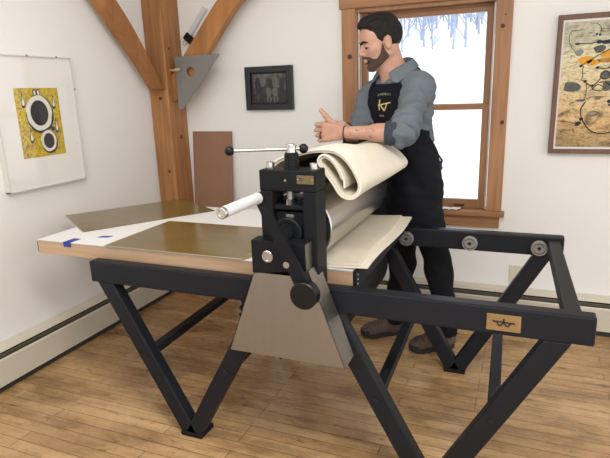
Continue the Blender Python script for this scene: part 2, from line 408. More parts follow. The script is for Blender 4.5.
MB().prism([p0 - n_ * .016, p0 + n_ * .016, p1 + n_ * .016, p1 - n_ * .016], (0, .002, 0)).build('sheet', M['paper'], rl)
cl = thing('binder_clip', (-2.05, 3.09, 1.70), 'black binder clip gripping the paper strip beside the post', 'clip')
q = Vector((-2.06, 3.09, 1.71))
MB().prism([q - n_ * .032 - d * .030, q + n_ * .032 - d * .030, q + n_ * .030 + d * .018, q - n_ * .030 + d * .018], (0, .022, 0)).build('body', M['black_plastic'], cl, bevel=.003)
MB().tube([q - d * .02 - n_ * .012, q - d * .055 - n_ * .012, q - d * .06, q - d * .055 + n_ * .012, q - d * .02 + n_ * .012], .0018, 6).build('handle', M['chrome'], cl)

# baseboard heaters
def heater(name, a, b, nrm, label):
    """a,b = wall foot points; nrm = out of the wall"""
    a = Vector(a); b = Vector(b); nrm = Vector(nrm); t = thing(name, (a + b) / 2, label, 'heater', 'baseboard heaters along the walls')
    e = b - a
    def pr(name, prof, m, parent=t, bev=0.0): return MB().prism([a + nrm * u + Vector((0, 0, z)) for u, z in prof], e).build(name, m, parent, bevel=bev)
    pr('back_panel', [(0.001, .02), (.006, .02), (.006, .222), (0.001, .222)], M['heater'])
    pr('top_hood', [(.006, .205), (.040, .205), (.052, .196), (.056, .199), (.042, .213), (.006, .222)], M['heater'])
    pr('damper', [(.030, .150), (.033, .150), (.052, .186), (.049, .188)], M['heater_fin'])
    pr('slot', [(.007, .03), (.030, .03), (.030, .204), (.007, .204)], M['heater_dark'])
    pr('front_panel', [(.052, .038), (.060, .034), (.062, .160), (.056, .168), (.052, .164)], M['heater'])
    pr('kick_slot', [(.007, .004), (.046, .004), (.046, .034), (.007, .034)], M['heater_dark'])
    return t
heater('baseboard_heater', (XW, -1.2, 0), (XW, 2.93, 0), (1, 0, 0), 'cream baseboard heater along the left wall under the framed yellow print')
heater('baseboard_heater', (-1.35, YW, 0), (2.2, YW, 0), (0, -1, 0), 'cream baseboard heater along the back wall under the window')
h = bpy.data.objects['baseboard_heater']
MB().box((XW + .045, 1.52, .034), (XW + .064, 1.534, .166)).build('joint_cover', M['heater'], h, bevel=.002)

# wall outlet
o = thing('wall_outlet', (-.005, YW, .29), 'ivory wall outlet low on the back wall behind the press leg', 'outlet')
MB().box((-.04, YW - .006, .235), (.03, YW - .0005, .35)).build('cover_plate', M['outlet'], o, bevel=.002)
for z in (.272, .312): MB().cyl((-.005, YW - .009, z), (-.005, YW - .005, z), .014, n=16).build('socket', M['outlet'], o)

# leaning board
bd = MB().prism([(-2.115, 3.035, .002), (-1.815, 3.035, .002), (-1.80, 3.112, 1.11), (-2.10, 3.112, 1.11)], (0, .012, 0)).build('hardboard_panel', M['board'], None, (-1.97, 3.06, 0), bevel=.001)
tag(bd, 'brown hardboard panel leaning upright against the wall beside the post', 'board')

# framed print on left wall
t = thing('framed_print', (XW, 2.03, 1.24), 'white framed yellow print of two black ovals on the left wall', 'picture')
y0, y1, z0, z1 = 1.787, 2.275, .92, 1.56; xf = XW + .032
b = MB(); th = .005
b.box((XW + .002, y0, z0), (xf, y0 + th, z1)); b.box((XW + .002, y1 - th, z0), (xf, y1, z1)); b.box((XW + .002, y0, z0), (xf, y1, z0 + th)); b.box((XW + .002, y0, z1 - th), (xf, y1, z1))
b.build('box_frame', M['acryl_edge'], t)
MB().box((XW + .002, y0 + th, z0 + th), (XW + .024, y1 - th, z1 - th)).build('mat_board', M['mat_board'], t)
MB().box((xf - .003, y0 + th, z0 + th), (xf - .001, y1 - th, z1 - th)).build('glazing', M['acrylic'], t)
pr = MB().box((XW + .024, 1.90, 1.072), (XW + .0255, 2.162, 1.408)).build('print', M['yellow'], t)
def oval(name, cy, cz, ry, rz, x, m, parent, n=40, wob=0.0):
    pts = [(x, cy + ry * (1 + wob * math.sin(5 * a) + wob * math.sin(9 * a + 1)) * math.cos(a), cz + rz * (1 + wob * math.sin(6 * a)) * math.sin(a)) for a in [2 * PI * i / n for i in range(n)]]
    return MB().prism(pts, (.0008, 0, 0)).build(name, m, parent)
X0 = XW + .0257
for cy, cz, s in ((2.028, 1.287, 1.0), (2.062, 1.147, .62)):
    oval('dark_outline', cy + .004, cz - .006, .083 * s, .094 * s, X0, M['ring_black'], pr)
    oval('pale_ring', cy, cz, .077 * s, .086 * s, X0 + .0009, M['ring_white'], pr, wob=.02)
    oval('dark_oval', cy, cz, .053 * s, .062 * s, X0 + .0018, M['ring_black'], pr)
for cy, cz in ((2.016, 1.385), (2.038, 1.386)): oval('pale_bud', cy, cz, .011, .018, X0 + .0003, M['ring_black'], pr); oval('pale_bud', cy, cz, .006, .012, X0 + .001, M['ring_white'], pr)
oval('dark_bud', 2.098, 1.205, .012, .012, X0, M['ring_black'], pr)
for cy, cz in ((1.942, 1.345), (2.125, 1.335), (2.125, 1.215), (1.962, 1.175)):
    for k, (f, m) in enumerate(((1.0, 'ring_black'), (.62, 'ring_white'))):
        pts = [(X0 + .0009 * k, cy + f * u, cz + f * v) for u, v in ((0, .045), (.006, .01), (.012, -.014), (.008, -.028), (0, -.033), (-.009, -.028), (-.012, -.014), (-.006, .01))]
        MB().prism(pts, (.0008, 0, 0)).build('drop', M[m], pr)
for y, z in ((1.80, z1), (2.0, z1), (2.18, z1), (y1, 1.40)):
    MB().box((xf - .002, y - .004, z - .004), (xf + .001, y + .004, z + .003)).build('clip', M['heater_dark'], t)

# black framed photograph
t = thing('framed_photograph', (-1.51, YW, 1.376), 'small black framed dark group photograph on the back wall', 'picture')
x0, x1, z0, z1 = -1.672, -1.347, 1.243, 1.508; y = YW - .03; fw = .036
b = MB(); b.box((x0, y, z0), (x0 + fw, YW - .002, z1)); b.box((x1 - fw, y, z0), (x1, YW - .002, z1)); b.box((x0 + fw, y, z0), (x1 - fw, YW - .002, z0 + fw)); b.box((x0 + fw, y, z1 - fw), (x1 - fw, YW - .002, z1))
b.build('frame', M['blackframe'], t, bevel=.002)
MB().box((x0 + fw, YW - .012, z0 + fw), (x1 - fw, YW - .004, z1 - fw)).build('dark_mount', M['ink'], t)
ph = MB().box((x0 + .048, YW - .0135, z0 + .046), (x1 - .05, YW - .012, z1 - .046)).build('photograph', M['tintype'], t)
ph.data.transform(Matrix.Translation((0, 0, 0)))
for cx, cz, rx, rz, m in ((-1.555, 1.42, .022, .035, 'tintype_light'), (-1.50, 1.40, .016, .03, 'tintype_dark'), (-1.468, 1.415, .022, .035, 'tintype_light'), (-1.425, 1.385, .016, .05, 'tintype_dark'), (-1.59, 1.395, .02, .05, 'tintype_dark'),
                       (-1.515, 1.352, .019, .028, 'tintype_light'), (-1.472, 1.352, .02, .026, 'tintype_light'), (-1.522, 1.312, .006, .026, 'tintype_light'), (-1.503, 1.31, .005, .024, 'tintype_light'), (-1.478, 1.31, .006, .026, 'tintype_light'), (-1.457, 1.312, .005, .024, 'tintype_light')):
    pts = [(cx + rx * math.cos(a), YW - .0142, cz + rz * math.sin(a)) for a in [2 * PI * i / 16 for i in range(16)]]
    MB().prism(pts, (0, .0008, 0)).build('figure', M[m], ph)

# framed painting, right
t = thing('framed_painting', (.40, YW, 1.334), 'brown framed abstract painting in cream, orange and black right of the window', 'picture')
x0, x1, z0, z1 = .108, .70, .993, 1.675; y = YW - .034; fw = .024
b = MB(); b.box((x0, y, z0), (x0 + fw, YW - .002, z1)); b.box((x1 - fw, y, z0), (x1, YW - .002, z1)); b.box((x0 + fw, y, z0), (x1 - fw, YW - .002, z0 + fw)); b.box((x0 + fw, y, z1 - fw), (x1 - fw, YW - .002, z1))
b.build('frame', M['brownframe'], t, bevel=.002)
MB().box((x0 + fw, YW - .024, z0 + fw), (x1 - fw, YW - .004, z1 - fw)).build('mount', M['mat_board'], t)
pa = MB().box((x0 + .033, YW - .0275, z0 + .035), (x1 - .033, YW - .024, z1 - .035)).build('canvas', M['painting'], t)
YP = YW - .0278
def PP(px, py): # painting coordinates measured on the canvas: metres from its left edge and from its top
    return Vector((x0 + .040 + px, YP, z1 - .042 - py))
def stroke(pts, wd, m='ink'):
    c = [Vector(p) for p in catmull([PP(*p) for p in pts], 6)]
    MB().tube(c, [wd * (.6 + .4 * math.sin(i * 1.3) ** 2) for i in range(len(c))], 6).build('brush_stroke', M[m], pa)
def blot(px, py, rx, rz, m, n=22, a0=0.0):
    c = PP(px, py); pts = [(c.x + rx * (1 + .15 * math.sin(3 * a + a0)) * math.cos(a), YP + .0002, c.z + rz * (1 + .15 * math.sin(2 * a + a0)) * math.sin(a)) for a in [2 * PI * i / n for i in range(n)]]
    MB().prism(pts, (0, -.0012, 0)).build('paint_spot', M[m], pa)
blot(.098, .178, .034, .020, 'orange'); blot(.132, .190, .030, .015, 'orange', a0=1); blot(.190, .152, .032, .018, 'orange', a0=2); blot(.195, .181, .045, .012, 'olive'); blot(.26, .165, .05, .02, 'orange', a0=1)
blot(.155, .127, .026, .018, 'greyblot'); blot(.045, .304, .038, .028, 'greyblot', a0=2); blot(.066, .139, .019, .016, 'greywash'); blot(.205, .305, .022, .026, 'greyblot', a0=1); blot(.192, .250, .022, .018, 'greyblot'); blot(.30, .30, .04, .03, 'greyblot')
blot(.055, .098, .012, .005, 'navy_ink'); blot(.150, .094, .012, .009, 'navy_ink'); blot(.19, .095, .036, .010, 'navy_ink'); blot(.25, .092, .03, .008, 'navy_ink')
for dx, dy, r in ((.137, .057, .006), (.151, .061, .0065), (.08, .204, .008), (.154, .215, .008), (.105, .279, .008), (.139, .301, .008), (.221, .379, .011), (.225, .396, .008), (.102, .465, .010), (.088, .488, .014)): blot(dx, dy, r, r * .8, 'ink')
blot(.143, .437, .018, .009, 'greywash'); blot(.09, .372, .022, .006, 'greyblot')
stroke([(.047, .098), (.082, .098), (.113, .099), (.15, .094), (.25, .096)], .0032, 'navy_ink'); stroke([(.08, .204), (.105, .186), (.142, .163), (.188, .137), (.22, .12)], .0028)
stroke([(.104, .003), (.135, .009), (.153, .03), (.151, .058)], .0016); stroke([(.069, .034), (.03, .036), (.015, .057), (.021, .095), (.042, .129), (.068, .155), (.081, .131)], .0016)
stroke([(.154, .215), (.177, .22), (.207, .218), (.25, .21)], .0034); stroke([(.17, .26), (.176, .242), (.192, .231), (.21, .245), (.208, .265), (.186, .27), (.17, .26)], .0032)
stroke([(.091, .205), (.088, .231), (.092, .25), (.09, .272), (.108, .281), (.113, .311), (.112, .353), (.104, .372)], .0022); stroke([(.111, .29), (.139, .301), (.16, .283), (.175, .262)], .0030)
stroke([(.14, .316), (.162, .296), (.186, .309), (.18, .326), (.152, .323), (.14, .316)], .0028); stroke([(.168, .287), (.195, .284), (.216, .302), (.25, .31)], .0034); stroke([(.12, .315), (.13, .30), (.14, .318), (.128, .325)], .002)
stroke([(.116, .379), (.104, .396), (.097, .418), (.101, .452), (.116, .483), (.143, .518), (.176, .534), (.215, .536), (.252, .523), (.287, .489)], .0036)
stroke([(.105, .477), (.088, .487), (.073, .5)], .0028); stroke([(.132, .44), (.15, .427), (.174, .433), (.16, .447), (.136, .444)], .0018); stroke([(.098, .182), (.125, .172), (.140, .19), (.115, .203), (.098, .185)], .0016)

# paper scraps on sill
for k, (x, y, lab) in enumerate(((-.455, YW - .03, 'small crumpled white paper scrap on the window sill nearest the man'), (-.385, YW - .035, 'larger crumpled white paper scrap on the window sill near the sash lift'))):
    b = MB(); N = 7; s = .05 if k == 0 else .075; vs = [[b.bm.verts.new((x + (i / (N - 1) - .5) * s * 1.6, y + (j / (N - 1) - .5) * s * .6, .6668 + .012 * random.random())) for j in range(N)] for i in range(N)]
    for i in range(N - 1):
        for j in range(N - 1): b.bm.faces.new((vs[i][j], vs[i + 1][j], vs[i + 1][j + 1], vs[i][j + 1]))
    tag(b.build('paper_scrap', M['paper'], None, (x, y, .665)), lab, 'paper', 'paper scraps on the sill')

# ------------------------------------------------------------------ outdoors
b = MB(); NX, NY = 50, 40; g = []
def hill(x, y):
    z = -.9 + .0059 * max(0, y - 10) ** 2 * (1 - .012 * (x + 10)) * (1 if y < 42 else 0) + (y >= 42) * (.0059 * 1024 * (1 - .012 * (x + 10)) + .25 * (y - 42))
    return z + .25 * math.sin(x * .16 + 1.0) * min(1, (y - 4) / 20) + .08 * math.sin(x * .7 + y * .4)
for i in range(NX):
    g.append([b.bm.verts.new((-60 + 110 * i / (NX - 1), 3.6 + 70 * (j / (NY - 1)) ** 1.6, hill(-60 + 110 * i / (NX - 1), 3.6 + 70 * (j / (NY - 1)) ** 1.6))) for j in range(NY)])
for i in range(NX - 1):
    for j in range(NY - 1): b.bm.faces.new((g[i][j], g[i + 1][j], g[i + 1][j + 1], g[i][j + 1]))
snow = b.build('snowy_hillside', M['snow'], None, (0, 20, 0), smooth=True); snow['kind'] = 'structure'
def tree(x, y, h, lab):
    b = MB(); base = Vector((x, y, hill(x, y) - .1)); rng = random.Random(int(x * 100 + y * 7))
    def br(p, d, L, r, dep):
        q = p + d * L; b.tube([p, (p + q) / 2 + Vector((rng.uniform(-1, 1), rng.uniform(-1, 1), 0)) * L * .04, q], [r, r * .85, r * .6], 5)
        if dep == 0: return
        for k in range(6 if dep > 2 else 4):
            t = rng.uniform(.12, 1.0); a = rng.uniform(0, 2 * PI); s = rng.uniform(.45, .85)
            nd = (d + Vector((math.cos(a), math.sin(a), rng.uniform(-.1, .3))) * s).normalized()
            br(p + d * L * t, nd, L * rng.uniform(.42, .6), r * .5, dep - 1)
    br(base, Vector((rng.uniform(-.05, .05), 0, 1)), h * .6, h * .018, 3)
    tag(b.build('bare_tree', M['haze_tree'], None, base), lab, 'tree', 'bare trees coloured pale for haze, on the snowy hill')
trng = random.Random(3); TX0, TX1 = -11.5, -1.0
for k in range(50):
    x = TX0 + (TX1 - TX0) * ((k * 7) % 50) / 49 + trng.uniform(-.3, .3); y = 38 + 2 * trng.random() + (k % 5) * 3.0
    tree(x, y, trng.uniform(3.0, 5.5), 'bare tree coloured pale for haze, on the snowy hill seen through the upper window sash')

# ------------------------------------------------------------------ etching press
press = thing('etching_press', (-.70, 2.02, 0), 'large black etching press with steel roller and wooden bed', 'printing press')
BK = M['black_metal']; YN, YF = 1.57, 2.43; TK = .05
ZT, ZB = .714, .626
for y, xl, xr, lab in ((YN, -1.607, .216, None), (YF, -1.63, .178, None)):
    r = MB().box((xl, y, ZB), (xr, y + TK, ZT)).build('rail', BK, press, bevel=.006)
    wys = (y + TK + .016,) if y == YN else (y - .016,)
    for wx in (-1.35, -1.07, -.493, -.206, .081):
        if y == YF and wx < -.6: pass
        s = 1 if y == YN else -1; y0 = y + TK if y == YN else y
        wh = MB().lathe((wx, y0, .664), (wx, y0 + s, .664), [(0, .014), (.006, .014), (.0061, .034), (.020, .034), (.022, .032), (.022, .027), (.010, .0255), (.010, .019), (.023, .018), (.023, .010), (.020, .0095)], 28).build('bearing_wheel', M['bearing'], press, smooth=True)
        MB().cyl((wx, y0 + s * .018, .664), (wx, y0 + s * .0235, .664), .008, n=6).build('bolt', M['ink'], wh)
def leg(ax, sgn, y):
    hw = .038; k = .56
    z0, z1 = .018, ZB + .002
    pts = [(ax + sgn * k * z0 - hw, y, z0), (ax + sgn * k * z0 + hw, y, z0), (ax + sgn * k * z1 + hw, y, z1), (ax + sgn * k * z1 - hw, y, z1)]
    l = MB().prism(pts, (0, TK, 0)).build('leg', BK, press, bevel=.005)
    f = y - .001 if y == YN else y + TK + .001
    s = -1 if y == YN else 1
    MB().cyl((ax + sgn * k * .33, f - s * .003, .33), (ax + sgn * k * .33, f + s * .003, .33), .009, n=6).build('bolt', M['ink'], l)
    return l
AX = {YN: (-1.185, -.229), YF: (-1.21, -.252)}
for y in (YN, YF):
    for ax in AX[y]:
        for s in (-1, 1): leg(ax, s, y)
        MB().box((ax - .05, y - .004, 0), (ax + .05, y + TK + .04, .019)).build('foot_pad', M['dark_cast'], press, bevel=.004)
for i in (0, 1):
    for s in (-1, 1):
        xn = AX[YN][i] + s * .56 * .335; xf_ = AX[YF][i] + s * .56 * .335
        MB().prism([(xn - .02, YN + TK, .318), (xn + .02, YN + TK, .318), (xn + .02, YN + TK, .352), (xn - .02, YN + TK, .352)], (xf_ - xn, YF - YN - TK, 0)).build('cross_bar', BK, press, bevel=.004)
for xn, xf_ in ((.160, .135), (-1.575, -1.60)):
    MB().prism([(xn - .022, YN + TK, ZB + .022), (xn + .025, YN + TK, ZB + .022), (xn + .025, YN + TK, ZT - .012), (xn - .022, YN + TK, ZT - .012)], (xf_ - xn, YF - YN - TK, 0)).build('end_bar', BK, press, bevel=.005)
# bed
BY0, BY1 = 1.632, 2.415; BX0, BX1 = -1.947, -.512
bed = MB().box((BX0, BY0, .701), (BX1, BY1, .757)).build('press_bed', M['bedwood'], press, bevel=.001)
MB().box((BX0 - .002, BY0 - .002, .757), (BX1, BY1 + .002, .760)).build('board_edge', M['bededge'], bed)
MB().box((BX0 + .001, BY0 + .001, .760), (BX1 - .001, BY1 - .001, .762)).build('white_sheet', M['bedsheet'], bed)
MB().box((BX1, BY0, .694), (BX1 + .012, BY1, .757)).build('end_plate', M['dark_cast'], bed, bevel=.002)
MB().box((BX0 - .006, BY0 + .002, .706), (BX0, BY1, .752)).build('end_strip', M['dark_cast'], bed)
for z in (.742, .725, .708):
    MB().sphere((BX1 + .0125, BY0 + .02, z), .004, (.5, 1, 1), 10, 6).build('screw', M['chrome'], bed)
tp = MB(); tp.box((-1.795, BY0 - .0035, .7621), (-1.755, 1.69, .7628)); tp.box((-1.795, BY0 - .0035, .742), (-1.755, BY0 - .0023, .7628)); tp.build('masking_tape', M['tape'], bed)
MB().prism([(-1.705, 1.73, .7621), (-1.655, 1.742, .7621), (-1.648, 1.772, .7621), (-1.70, 1.758, .7621)], (0, 0, .0007)).build('masking_tape', M['tape'], bed)
# side frames (cheeks)
def cheek(y0, y1, xs):
    b = MB(); x0, x1 = -.786 + xs, -.592 + xs
    b.box((x0, y0, .715), (x0 + .045, y1, 1.045)); b.box((x1 - .045, y0, .715), (x1, y1, 1.045))
    b.box((x0, y0, 1.045), (x1, y1, 1.112)); b.box((x0 + .045, y0 + .012, .715), (x1 - .045, y1, .80))
    f = b.build('side_frame', M['dark_cast'], press, bevel=.004)
    xc = (x0 + x1) / 2
    MB().box((x0 + .046, y0 + .02, .86), (x1 - .046, y1 - .01, .975)).build('bearing_block', M['dark_cast'], f, bevel=.003)
    MB().box((x0 + .046, y0 + .008, .985), (x1 - .046, y1 - .012, 1.0)).build('pressure_plate', M['dark_cast'], f, bevel=.002)
    MB().cyl((xc, (y0 + y1) / 2 - .02, .985), (xc, (y0 + y1) / 2 - .02, 1.06), .011, n=18).build('screw_thread', M['bearing'], f, smooth=True)
    MB().cyl((xc, (y0 + y1) / 2 - .02, 1.0), (xc, (y0 + y1) / 2 - .02, 1.018), .017, n=6).build('nut', M['chrome'], f)
    MB().box((xc - .013, y0 + .014, .958), (xc + .013, y0 + .02, .968)).build('block_badge', M['bearing'], f)
    for x in (x0 + .022, x1 - .022):
        MB().lathe((x, (y0 + y1) / 2, 1.112), (x, (y0 + y1) / 2, 2), [(0, .015), (.002, .015), (.0021, .013), (.018, .013), (.020, .011)], 18).build('cap_bolt', M['chrome'], f, smooth=True)
    return f, xc
f1, xc1 = cheek(1.515, 1.605, 0.0)
f2, xc2 = cheek(2.425, 2.495, -.02)
MB().lathe((xc1 - .003, 1.535, .912), (xc1 - .003, 1.0, .912), [(0, .048), (.02, .048), (.024, .044), (.024, .036), (.020, .034), (.020, .022), (.030, .020), (.030, .001)], 30).build('roller_boss', M['dark_cast'], f1, smooth=True)
for ff, xc, y, tall in ((f1, xc1, 1.56, True), (f2, xc2, 2.46, False)):
    ps = MB().lathe((xc, y, 1.112), (xc, y, 2), [(0, .026), (.006, .026), (.0061, .021), (.050, .021), (.052, .019)] if tall else [(0, .024), (.012, .022)], 24).build('pressure_screw', M['dark_cast'], press, smooth=True)
    if tall:
        MB().lathe((xc, y, 1.163), (xc, y, 2), [(0, .0165), (.025, .0165), (.027, .015)], 24).build('screw_head', M['chrome'], ps, smooth=True)
        for k in range(14):
            a = 2 * PI * k / 14; MB().cyl((xc + .021 * math.cos(a), y + .021 * math.sin(a), 1.122), (xc + .021 * math.cos(a), y + .021 * math.sin(a), 1.158), .0022, n=6).build('knurl', M['black_plastic'], ps)
        A = Vector((-.857, 1.462, 1.177)); B = Vector((-.655, 1.580, 1.174)); dd = (B - A).normalized()
        MB().cyl(A + dd * .01, B - dd * .008, .0055, n=14).build('handle_rod', M['chrome'], ps, smooth=True)
        for q in (A, B): MB().sphere(q, .0155).build('ball_knob', M['black_plastic'], ps, smooth=True)
pl = MB().box((-.653, 1.511, 1.071), (-.597, 1.516, 1.098)).build('name_plate', M['brass_dark'], press, bevel=.001)
for x in (-.649, -.601): MB().sphere((x, 1.511, 1.085), .0022, (1, .5, 1), 8, 6).build('screw', M['chrome'], pl)
b = MB(); 
for (xa, za), (xb, zb) in (((-.644, 1.087), (-.631, 1.091)), ((-.642, 1.092), (-.641, 1.080)), ((-.641, 1.084), (-.633, 1.081)), ((-.633, 1.081), (-.632, 1.089))): b.cyl((xa, 1.5107, za), (xb, 1.5107, zb), .0008, n=6)
b.build('emblem', M['ink'], pl)
MB().sphere((xc1 - .005, 1.514, 1.080), .0045, (1, .5, 1), 12, 8).build('set_screw', M['brass'], f1)
# tie bars between the side frames
MB().box((-.765, 1.605, 1.05), (-.715, 2.425, 1.10)).build('tie_bar', M['dark_cast'], press, bevel=.004)
# rollers
RX, RZ, RR = -.705, .900, .122
r = MB().lathe((RX, 1.632, RZ), (RX, 3, RZ), [(0, .118), (.004, RR), (.742, RR), (.746, .118)], 72).build('roller', M['roller'], press, smooth=True)
MB().cyl((RX, 1.535, RZ), (RX, 2.47, RZ), .035, n=24).build('axle', M['dark_cast'], r, smooth=True)
r = MB().lathe((RX - .015, 1.632, .545), (RX - .015, 3, .545), [(0, .145), (.004, .15), (.742, .15), (.746, .145)], 64).build('lower_roller', M['dark_cast'], press, smooth=True)
MB().cyl((RX - .015, 1.56, .545), (RX - .015, 2.47, .545), .03, n=20).build('axle', M['dark_cast'], r)
MB().box((-.775, YN - .0, .52), (-.585, YN + TK, .626)).build('bearing_hanger', M['dark_cast'], press, bevel=.003)
dg_ = MB(); NG = 64
dg_.prism([(-.745 + (.150 if i % 4 < 2 else .142) * math.cos(2 * PI * i / (NG * 2)), 1.520, .600 + (.150 if i % 4 < 2 else .142) * math.sin(2 * PI * i / (NG * 2))) for i in range(NG * 2)], (0, .03, 0))
dg_.build('drive_gear', M['dark_cast'], press)
# gear box, cover, crank
gb = MB().box((-.800, 1.462, .782), (-.612, 1.52, .893)).build('gear_box', M['dark_cast'], press, bevel=.002)
MB().box((-.612, 1.464, .784), (-.6095, 1.518, .890)).build('side_plate', M['cover'], gb)
MB().lathe((-.742, 1.463, .842), (-.742, 0, .842), [(0, .020), (.004, .020), (.006, .018), (.006, .013), (.004, .012), (.004, .001)], 26).build('shaft_bolt', M['chrome'], gb, smooth=True)
for z in (.80,): MB().sphere((-.606, 1.50, z), .005).build('bolt', M['chrome'], gb)
# bent steel sheet: front face + two returns
TL, TR, BL, BR = Vector((-.797, 1.462, .781)), Vector((-.603, 1.462, .805)), Vector((-.906, 1.462, .490)), Vector((-.487, 1.462, .490))
b = MB(); ret = Vector((0, .095, 0)); s = Vector((0, .002, 0))
b.prism([TL, BL, BR, TR], s)
b.prism([TR, BR, BR + ret, TR + ret], Vector((-.002, 0, 0))); b.prism([TL, BL, BL + ret, TL + ret], Vector((.002, 0, 0)))
b.build('gear_cover', M['cover'], press)
e = Vector((-.745, 1.428, 1.041)); c = Vector((-.598, 1.428, .748)); dd = (c - e).normalized(); nn = Vector((dd.z, 0, -dd.x))
b = MB(); F_ = Vector((0, -.007, 0))
b.prism([e + nn * .0138 + F_, e - nn * .0138 + F_, c - nn * .0235 + F_, c + nn * .0235 + F_], (0, .014, 0))
b.cyl(e + Vector((0, -.008, 0)), e + Vector((0, .0075, 0)), .0145, n=28).cyl(c + Vector((0, -.008, 0)), c + Vector((0, .0075, 0)), .0245, n=28)
arm = b.build('crank_arm', M['dark_cast'], press)
MB().cyl((-.659, 1.42, .834), (-.659, 1.465, .834), .0105, n=20).build('pivot_bolt', M['chrome'], arm, smooth=True)
MB().lathe((-.598, 1.436, .746), (-.598, 0, .746), [(0, .040), (.002, .044), (.034, .044), (.037, .041)], 40).build('counterweight', M['black_plastic'], arm, smooth=True)
MB().lathe((-.745, 1.420, 1.040), (-.745, 0, 1.040), [(0, .018), (.006, .018), (.0061, .0165), (.20, .0165), (.202, .015)], 28).build('grip', M['grip'], arm, smooth=True)
MB().lathe((-.745, 1.218, 1.040), (-.745, 0, 1.040), [(0, .0165), (.010, .0165), (.013, .014), (.013, .009), (.010, .008), (.010, .001)], 26).build('grip_cap', M['chrome'], arm, smooth=True)
# brass plaque on the near rail
pl = MB().box((-.075, YN - .004, .6415), (.021, YN, .6935)).build('brass_plaque', M['brass'], press, bevel=.001)
for x in (-.070, .016): MB().sphere((x, YN - .004, .668), .0022, (1, .5, 1), 8, 6).build('screw', M['chrome'], pl)
b = MB(); yy = YN - .0045; cx = -.027
def sk(p, q, r=.0021): b.cyl((cx + p[0], yy, .669 + p[1]), (cx + q[0], yy, .669 + q[1]), r, n=8)
sk((-.031, .003), (.031, .0005), .0024); sk((0, .012), (0, -.001), .0026)
for s in (-1, 1):
    P = [(s * .019, 0), (s * .013, -.010), (s * .008, -.010), (s * .001, -.001)]
    for p, q in zip(P, P[1:]): sk(p, q)
b.build('emblem', M['ink'], pl)

# ------------------------------------------------------------------ zinc / brass plates
def plate(corners, z, lab, tilt=None):
    b = MB(); b.prism([(x, y, z + (tilt(x, y) if tilt else 0)) for x, y in corners], (0, 0, .0016))
    cx = sum(p[0] for p in corners) / len(corners); cy = sum(p[1] for p in corners) / len(corners)
    o = b.build('etching_plate', M['plate'], None, (cx, cy, z)); tag(o, lab, 'plate', 'metal plates on the press bed')
    n = len(corners); b = MB()
    for i in range(n):
        p, q = corners[i], corners[(i + 1) % n]
        if i == 0 or (n > 4): b.tube([(p[0], p[1], z + .0012 + (tilt(*p) if tilt else 0)), (q[0], q[1], z + .0012 + (tilt(*q) if tilt else 0))], .0016, 6)
    b.build('bright_edge', M['plate_edge'], o); return o
plate([(-1.834, 1.782), (-2.195, 2.03), (-1.837, 2.579), (-1.476, 2.331)], .763, 'olive metal plate lying askew and overhanging the left end of the bed')
plate([(-1.572, 1.627), (-.932, 1.627), (-.915, 1.644), (-.915, 2.072), (-1.572, 2.072)], .763, 'olive metal plate lying square to the bed edge beside the crank')

# ------------------------------------------------------------------ felt blankets
arc = [(RX + (RR + .001) * math.cos(a), RZ + (RR + .001) * math.sin(a)) for a in [math.radians(v) for v in (-90, -115, -140, -165, -185)]]
path = [(-.462, .786), (-.53, .782), (-.60, .7785), (-.66, .7775)] + arc + [(-.822, .98), (-.812, 1.05), (-.795, 1.098), (-.765, 1.122), (-.70, 1.141), (-.65, 1.153), (-.608, 1.155), (-.570, 1.147),
        (-.530, 1.113), (-.499, 1.059), (-.500, 1.032), (-.519, 1.016), (-.547, 1.024), (-.571, 1.059), (-.606, 1.106), (-.621, 1.126), (-.611, 1.135), (-.588, 1.122), (-.566, 1.094), (-.553, 1.064), (-.551, 1.040)]
cp = np.array(catmull(path, 7))
tg = np.gradient(cp, axis=0); tg /= np.linalg.norm(tg, axis=1)[:, None]; nl = np.stack([-tg[:, 1], tg[:, 0]], 1)   # left-hand normal
def felt(d0, d1, i0, i1, y0, y1, m, lab, skew):
    b = MB(); P0 = (cp + nl * d0)[i0:i1]; P1 = (cp + nl * d1)[i0:i1]; NYY = 16; rows = []; n = len(P0)
    def sh(p, y, k):
        x, z = p; s = min(1, max(0, (y - 1.7) / .6)); s = s * s * (3 - 2 * s); h = min(1, max(0, (z - .98) / .16))
        wob = .0025 * math.sin(y * 13 + k * .21) * min(1, h + .25 * (x > -.6))
        if x > -.53 and z < .80: z -= .004 * ((x + .53) / .06) ** 2 * (.6 + .5 * math.sin(y * 7))
        return (x - .014 * s * h + .004 * math.sin(9 * y) * h + (skew * (y - 1.64) + .006 * math.sin(y * 9 + 1)) * max(0, 1 - k / 9), y, z - .045 * s * h + wob * .6)
    for j in range(NYY + 1):
        y = y0 + (y1 - y0) * j / NYY
        rows.append(([b.bm.verts.new(sh(p, y, k)) for k, p in enumerate(P0)], [b.bm.verts.new(sh(p, y, k)) for k, p in enumerate(P1)]))
    for j in range(NYY):
        A0, A1 = rows[j]; B0, B1 = rows[j + 1]
        for k in range(n - 1):
            b.bm.faces.new((A0[k], B0[k], B0[k + 1], A0[k + 1])); b.bm.faces.new((A1[k], A1[k + 1], B1[k + 1], B1[k]))
        b.bm.faces.new((A0[0], A1[0], B1[0], B0[0])); b.bm.faces.new((A0[-1], B0[-1], B1[-1], A1[-1]))
    for R0, R1 in (rows[0], rows[-1]):
        for k in range(n - 1): b.bm.faces.new((R0[k], R0[k + 1], R1[k + 1], R1[k]))
    o = b.build('felt_blanket', m, None, (-.65, 2.0, .775), smooth=True)
    return tag(o, lab, 'felt', 'felt blankets of the press')
felt(.0005, .0068, 3, len(cp) - 8, 1.642, 2.385, M['felt_b'], 'inner cream felt blanket folded inside the roll over the roller', -.02)
felt(.0078, .0142, 0, len(cp), 1.637, 2.392, M['felt'], 'outer cream felt blanket draped over the press under the forearms of the man', .0)

